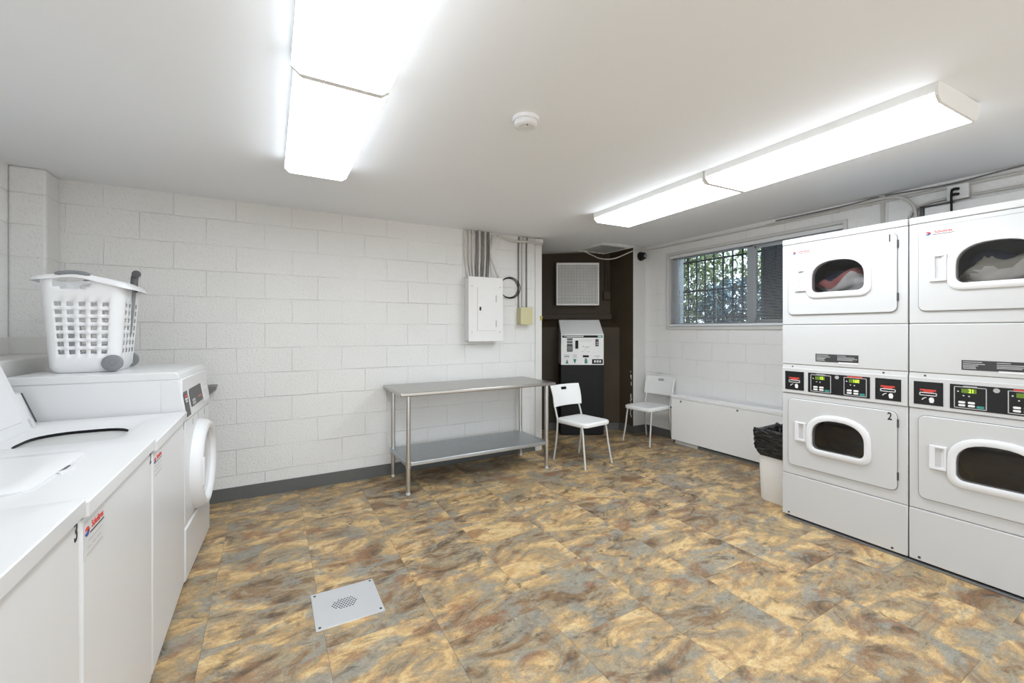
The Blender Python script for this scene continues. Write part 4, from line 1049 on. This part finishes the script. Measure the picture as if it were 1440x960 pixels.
bm = B(); prism(bm, [(.545, .08), (.70, .08), (.70, .90), (.545, .90)], SP, -.002, .003); dd_ = obj('soap_drawer', bm, 'enamel2', cpn, .002)
bm = B(); prism(bm, [(.57, .5), (.66, .5), (.66, .56), (.57, .56)], SP, .003, .008); obj('handle', bm, 'plastic', dd_, .002)
bm = B(); box(bm, -.5, FX, fy0 + .001, fy1 - .001, .322, .914); fpn = obj('door_panel', bm, 'enamel', fl, .014, 3)
bm = B()
for y, z in ((fy0 + .2, .86), (fy0 + .36, .868), (fy0 + .56, .86)): box(bm, FX - .002, FX + .0008, y, y + .004, z, z + .036)
obj('panel_slits', bm, 'charcoal', fpn)
bm = B(); box(bm, -.5, FX + .004, fy0 + .001, fy1 - .001, .022, .318); obj('kick_panel', bm, 'enamel', fl, .012, 3)
bm = B(); lathe(bm, [(.272, -.002), (.270, .018), (.262, .044), (.246, .058), (.226, .060), (.212, .046), (.204, .026), (.200, .004)], (FX, 3.335, .585), 'x', 64, cap=False); rg = obj('door', bm, 'plastic', fl, angle=60)
bm = B(); lathe(bm, [(.211, .032), (.19, .030), (.12, .022), (.06, .018), (.001, .017)], (FX, 3.335, .585), 'x', 48, cap=False); obj('door_glass', bm, 'washglass', rg)
bm = B(); lathe(bm, [(.208, .024), (.19, .012), (.15, .006), (.001, .003)], (FX, 3.335, .585), 'x', 48, cap=False); obj('door_seal', bm, 'charcoal', rg)
bm = B(); prism(bm, rrect(3.335 - .235, 3.335 - .20, .50, .67, .012, 4), lambda a, b, d: (FX + d, a, b), .05, .066); obj('door_handle', bm, 'plastic', rg, .003)
fl.rotation_euler.z = -math.radians(2.6)
# sheet metal bracket on the wall behind
bm = B(); hexa(bm, [(-.47, 4.10, .90), (-.385, 4.10, .955), (-.385, YB, .93), (-.47, YB, .86), (-.47, 4.10, .975), (-.375, 4.10, .975), (-.375, YB, .975), (-.47, YB, .975)])
tag(obj('wall_bracket', bm, 'conduitdark', None, .002), 'small grey sheet metal bracket on the block wall behind the front load washer', 'bracket')

# ------------------------------------------------------------------ laundry basket
BZ = 1.194
bk = root('laundry_basket', 'white wheeled laundry basket standing on the front load washer', 'laundry basket', (-.87, 3.28, BZ))
bcx2, bcy2 = -.872, 3.285
def brim(z):
    t = (z - BZ) / .47
    hx = .138 + .030 * t; hy = .155 + .030 * t
    if t < .06: k = 1 - .10 * (1 - t / .06); hx *= k; hy *= k
    return hx, hy
per = []   # perimeter stations: (ax, by, slot?)
def side(n_sl, lo, hi, fixed, horiz, sg):
    seq = []
    m = .055
    span = hi - lo - 2 * m
    g_ = span / (n_sl + (n_sl - 1) * .72); x = lo + m
    for k in range(n_sl):
        seq.append((x, True)); seq.append((x + g_, False)); x += g_ * 1.72
    return seq
# build as unit-square perimeter with corner arcs, stations carry a flag: face following the station is a slot column
st = []
NR = 5; cr_ = .26
def corner(cx, cy, a0):
    for k in range(NR):
        a = a0 + PI / 2 * k / NR; st.append((cx + cr_ * math.cos(a), cy + cr_ * math.sin(a), False))
L_ = 1 - cr_
def straight(n_sl, f):
    # parameter -L_..L_, with slots
    g_ = 2 * L_ * .9 / (n_sl + (n_sl - 1) * .75); x = -L_ * .9
    st.append((*f(-L_), False))
    for k in range(n_sl):
        st.append((*f(x), True)); st.append((*f(x + g_), False)); x += g_ * 1.75
straight(5, lambda q: (q, -1)); corner(L_, -L_, -PI / 2)
straight(4, lambda q: (1, q)); corner(L_, L_, 0)
straight(5, lambda q: (-q, 1)); corner(-L_, L_, PI / 2)
straight(4, lambda q: (-1, -q)); corner(-L_, -L_, PI)
zs = [0, .006, .03, .07, .098]; zf = [False] * 4 + [False]
rows = [.100]
zl = [(0., 0), (.006, 0), (.03, 0), (.07, 0)]
z = .098
for k in range(7): zl.append((z, 1)); zl.append((z + .024, 0)); z += .0425
zl += [(.415, 0), (.424, 0), (.436, 2), (.448, 3), (.466, 3), (.480, 0), (.500, 0)]
bm = B(); R_ = []
ns = len(st)
def bpt(s_, z):
    hx, hy = brim(BZ + z)
    x = bcx2 + s_[0] * hx; y = bcy2 + s_[1] * hy
    zz = z
    if z > .40:   # rim rises at the grip and drops toward the pull handle
        t = (z - .40) / .10
        zz += t * (.024 * math.exp(-((s_[0] + .15) / .55) ** 2) - .012 * (s_[0] > .6) * (s_[0] - .6) / .4)
    return (x, y, BZ + zz)
for z, fl_ in zl: R_.append([bm.verts.new(bpt(s_, z)) for s_ in st])
for j in range(len(zl) - 1):
    for k in range(ns):
        k2 = (k + 1) % ns; a, b = st[k], st[k2]
        if zl[j][1] == 1 and a[2]: continue
        if zl[j][1] in (2, 3) and abs(a[1]) == 1 and abs(b[1]) == 1:
            lim = .46 if zl[j][1] == 3 else .30
            mid = (a[0] + b[0]) / 2 + .17
            if abs(mid) < lim: continue
        bm.faces.new((R_[j][k], R_[j][k2], R_[j + 1][k2], R_[j + 1][k]))
bm.faces.new(list(reversed(R_[0])))
tubb = obj('tub', bm, 'plastic', bk, angle=50)
so = tubb.modifiers.new('thick', 'SOLIDIFY'); so.thickness = .004; so.offset = 0
# flared lip
def lipring(g, dz):
    o = []
    for s_ in st:
        x, y, z = bpt(s_, .500)
        n_ = Vector((s_[0], s_[1] * 1.0, 0)).normalized()
        ext = g * (.55 + 1.0 * max(0, abs(s_[0]) - .5))
        o.append((x + n_.x * ext, y + n_.y * ext * .8, z + dz - (.018 * g / .04) * max(0, s_[0]) ))
    return o
bm = B(); loft(bm, [lipring(-.003, -.012), lipring(.0, .002), lipring(.012, .006), lipring(.030, -.004), lipring(.040, -.020), lipring(.034, -.020), lipring(.02, -.012), lipring(.003, -.012)]); obj('rim', bm, 'plastic', bk, angle=70)
for sg in (-1, 1):
    bm = B(); pts = []
    for q in [-.58 + i * .088 for i in range(10)]:
        x, y, z = bpt((q, sg), .500); pts.append((x, y + sg * .010, z + .006))
    tube(bm, pts, [.006] + [.0105] * 8 + [.006], 10); obj('grip', bm, 'greyplastic', bk)
for sg in (-1, 1):
    bm = B(); o_ = (bcx2 + .118, bcy2 + sg * .150, BZ + .0455)
    lathe(bm, [(.001, 0), (.042, 0), (.045, .004), (.045, .020), (.040, .023), (.014, .021), (.012, .025), (.001, .026)] if sg < 0 else [(.001, 0), (.042, 0), (.045, -.004), (.045, -.020), (.040, -.023), (.001, -.023)], o_, '-y', 32, cap=False); obj('wheel', bm, 'greyplastic', bk)
# telescopic pull handle on the short side
bm = B(); hexa(bm, [(bcx2 + .150, bcy2 + .02, BZ + .20), (bcx2 + .158, bcy2 + .02, BZ + .20), (bcx2 + .158, bcy2 + .03, BZ + .20), (bcx2 + .150, bcy2 + .03, BZ + .20), (bcx2 + .166, bcy2 - .03, BZ + .49), (bcx2 + .178, bcy2 - .03, BZ + .49), (bcx2 + .178, bcy2 + .05, BZ + .49), (bcx2 + .166, bcy2 + .05, BZ + .49)])
obj('handle_channel', bm, 'greyplastic', bk, .003)
bm = B(); tube(bm, smooth_path([(bcx2 + .170, bcy2 + .02, BZ + .45), (bcx2 + .172, bcy2 + .02, BZ + .53), (bcx2 + .180, bcy2 + .02, BZ + .558)], 4), [.018] * 8 + [.020], 12)
ph = obj('pull_handle', bm, 'rubber', bk)
bm = B(); lathe(bm, [(.001, .0), (.020, .0), (.021, .004), (.021, .014), (.001, .016)], (bcx2 + .186, bcy2 + .002, BZ + .556), '-y', 20)
for k in range(9):
    a = k * PI / 4.5; cyl(bm, (bcx2 + .186 + .013 * math.cos(a), bcy2 - .014, BZ + .556 + .013 * math.sin(a)), (bcx2 + .186 + .013 * math.cos(a), bcy2 - .018, BZ + .556 + .013 * math.sin(a)), .0035, 6)
obj('release_knob', bm, 'rubber', ph)

# ------------------------------------------------------------------ world, camera, view
w = bpy.data.worlds.new('sky'); bpy.context.scene.world = w; w.use_nodes = True
nt = w.node_tree; bgn = nt.nodes['Background']
geo = nt.nodes.new('ShaderNodeTexCoord'); spz = nt.nodes.new('ShaderNodeSeparateXYZ'); nt.links.new(geo.outputs['Generated'], spz.inputs[0])
rmp = nt.nodes.new('ShaderNodeValToRGB'); rmp.color_ramp.elements[0].position = .47; rmp.color_ramp.elements[0].color = (.55, .53, .50, 1)
rmp.color_ramp.elements[1].position = .53; rmp.color_ramp.elements[1].color = (.88, .945, 1.0, 1)
e_ = rmp.color_ramp.elements.new(1.0); e_.color = (.80, .90, 1.0, 1)
mrz = nt.nodes.new('ShaderNodeMapRange'); mrz.inputs[1].default_value = -1; mrz.inputs[2].default_value = 1
nt.links.new(spz.outputs[2], mrz.inputs[0]); nt.links.new(mrz.outputs[0], rmp.inputs[0])
nt.links.new(rmp.outputs[0], bgn.inputs[0]); bgn.inputs[1].default_value = 1.3

cam = bpy.data.cameras.new('camera'); co_ = bpy.data.objects.new('camera', cam); C.objects.link(co_)
co_.location = (0, 0, CAM_H); co_.rotation_euler = (PI / 2, 0, -YAW)
cam.sensor_width = 36; cam.lens = 36 * 600 / 1440; cam.shift_y = -(480 - 464) / 1440; cam.clip_start = .05
bpy.context.scene.camera = co_
vs = bpy.context.scene.view_settings
vs.view_transform = 'Standard'; vs.look = 'None'; vs.gamma = 1; vs.use_curve_mapping = False
vs.exposure = 1.2
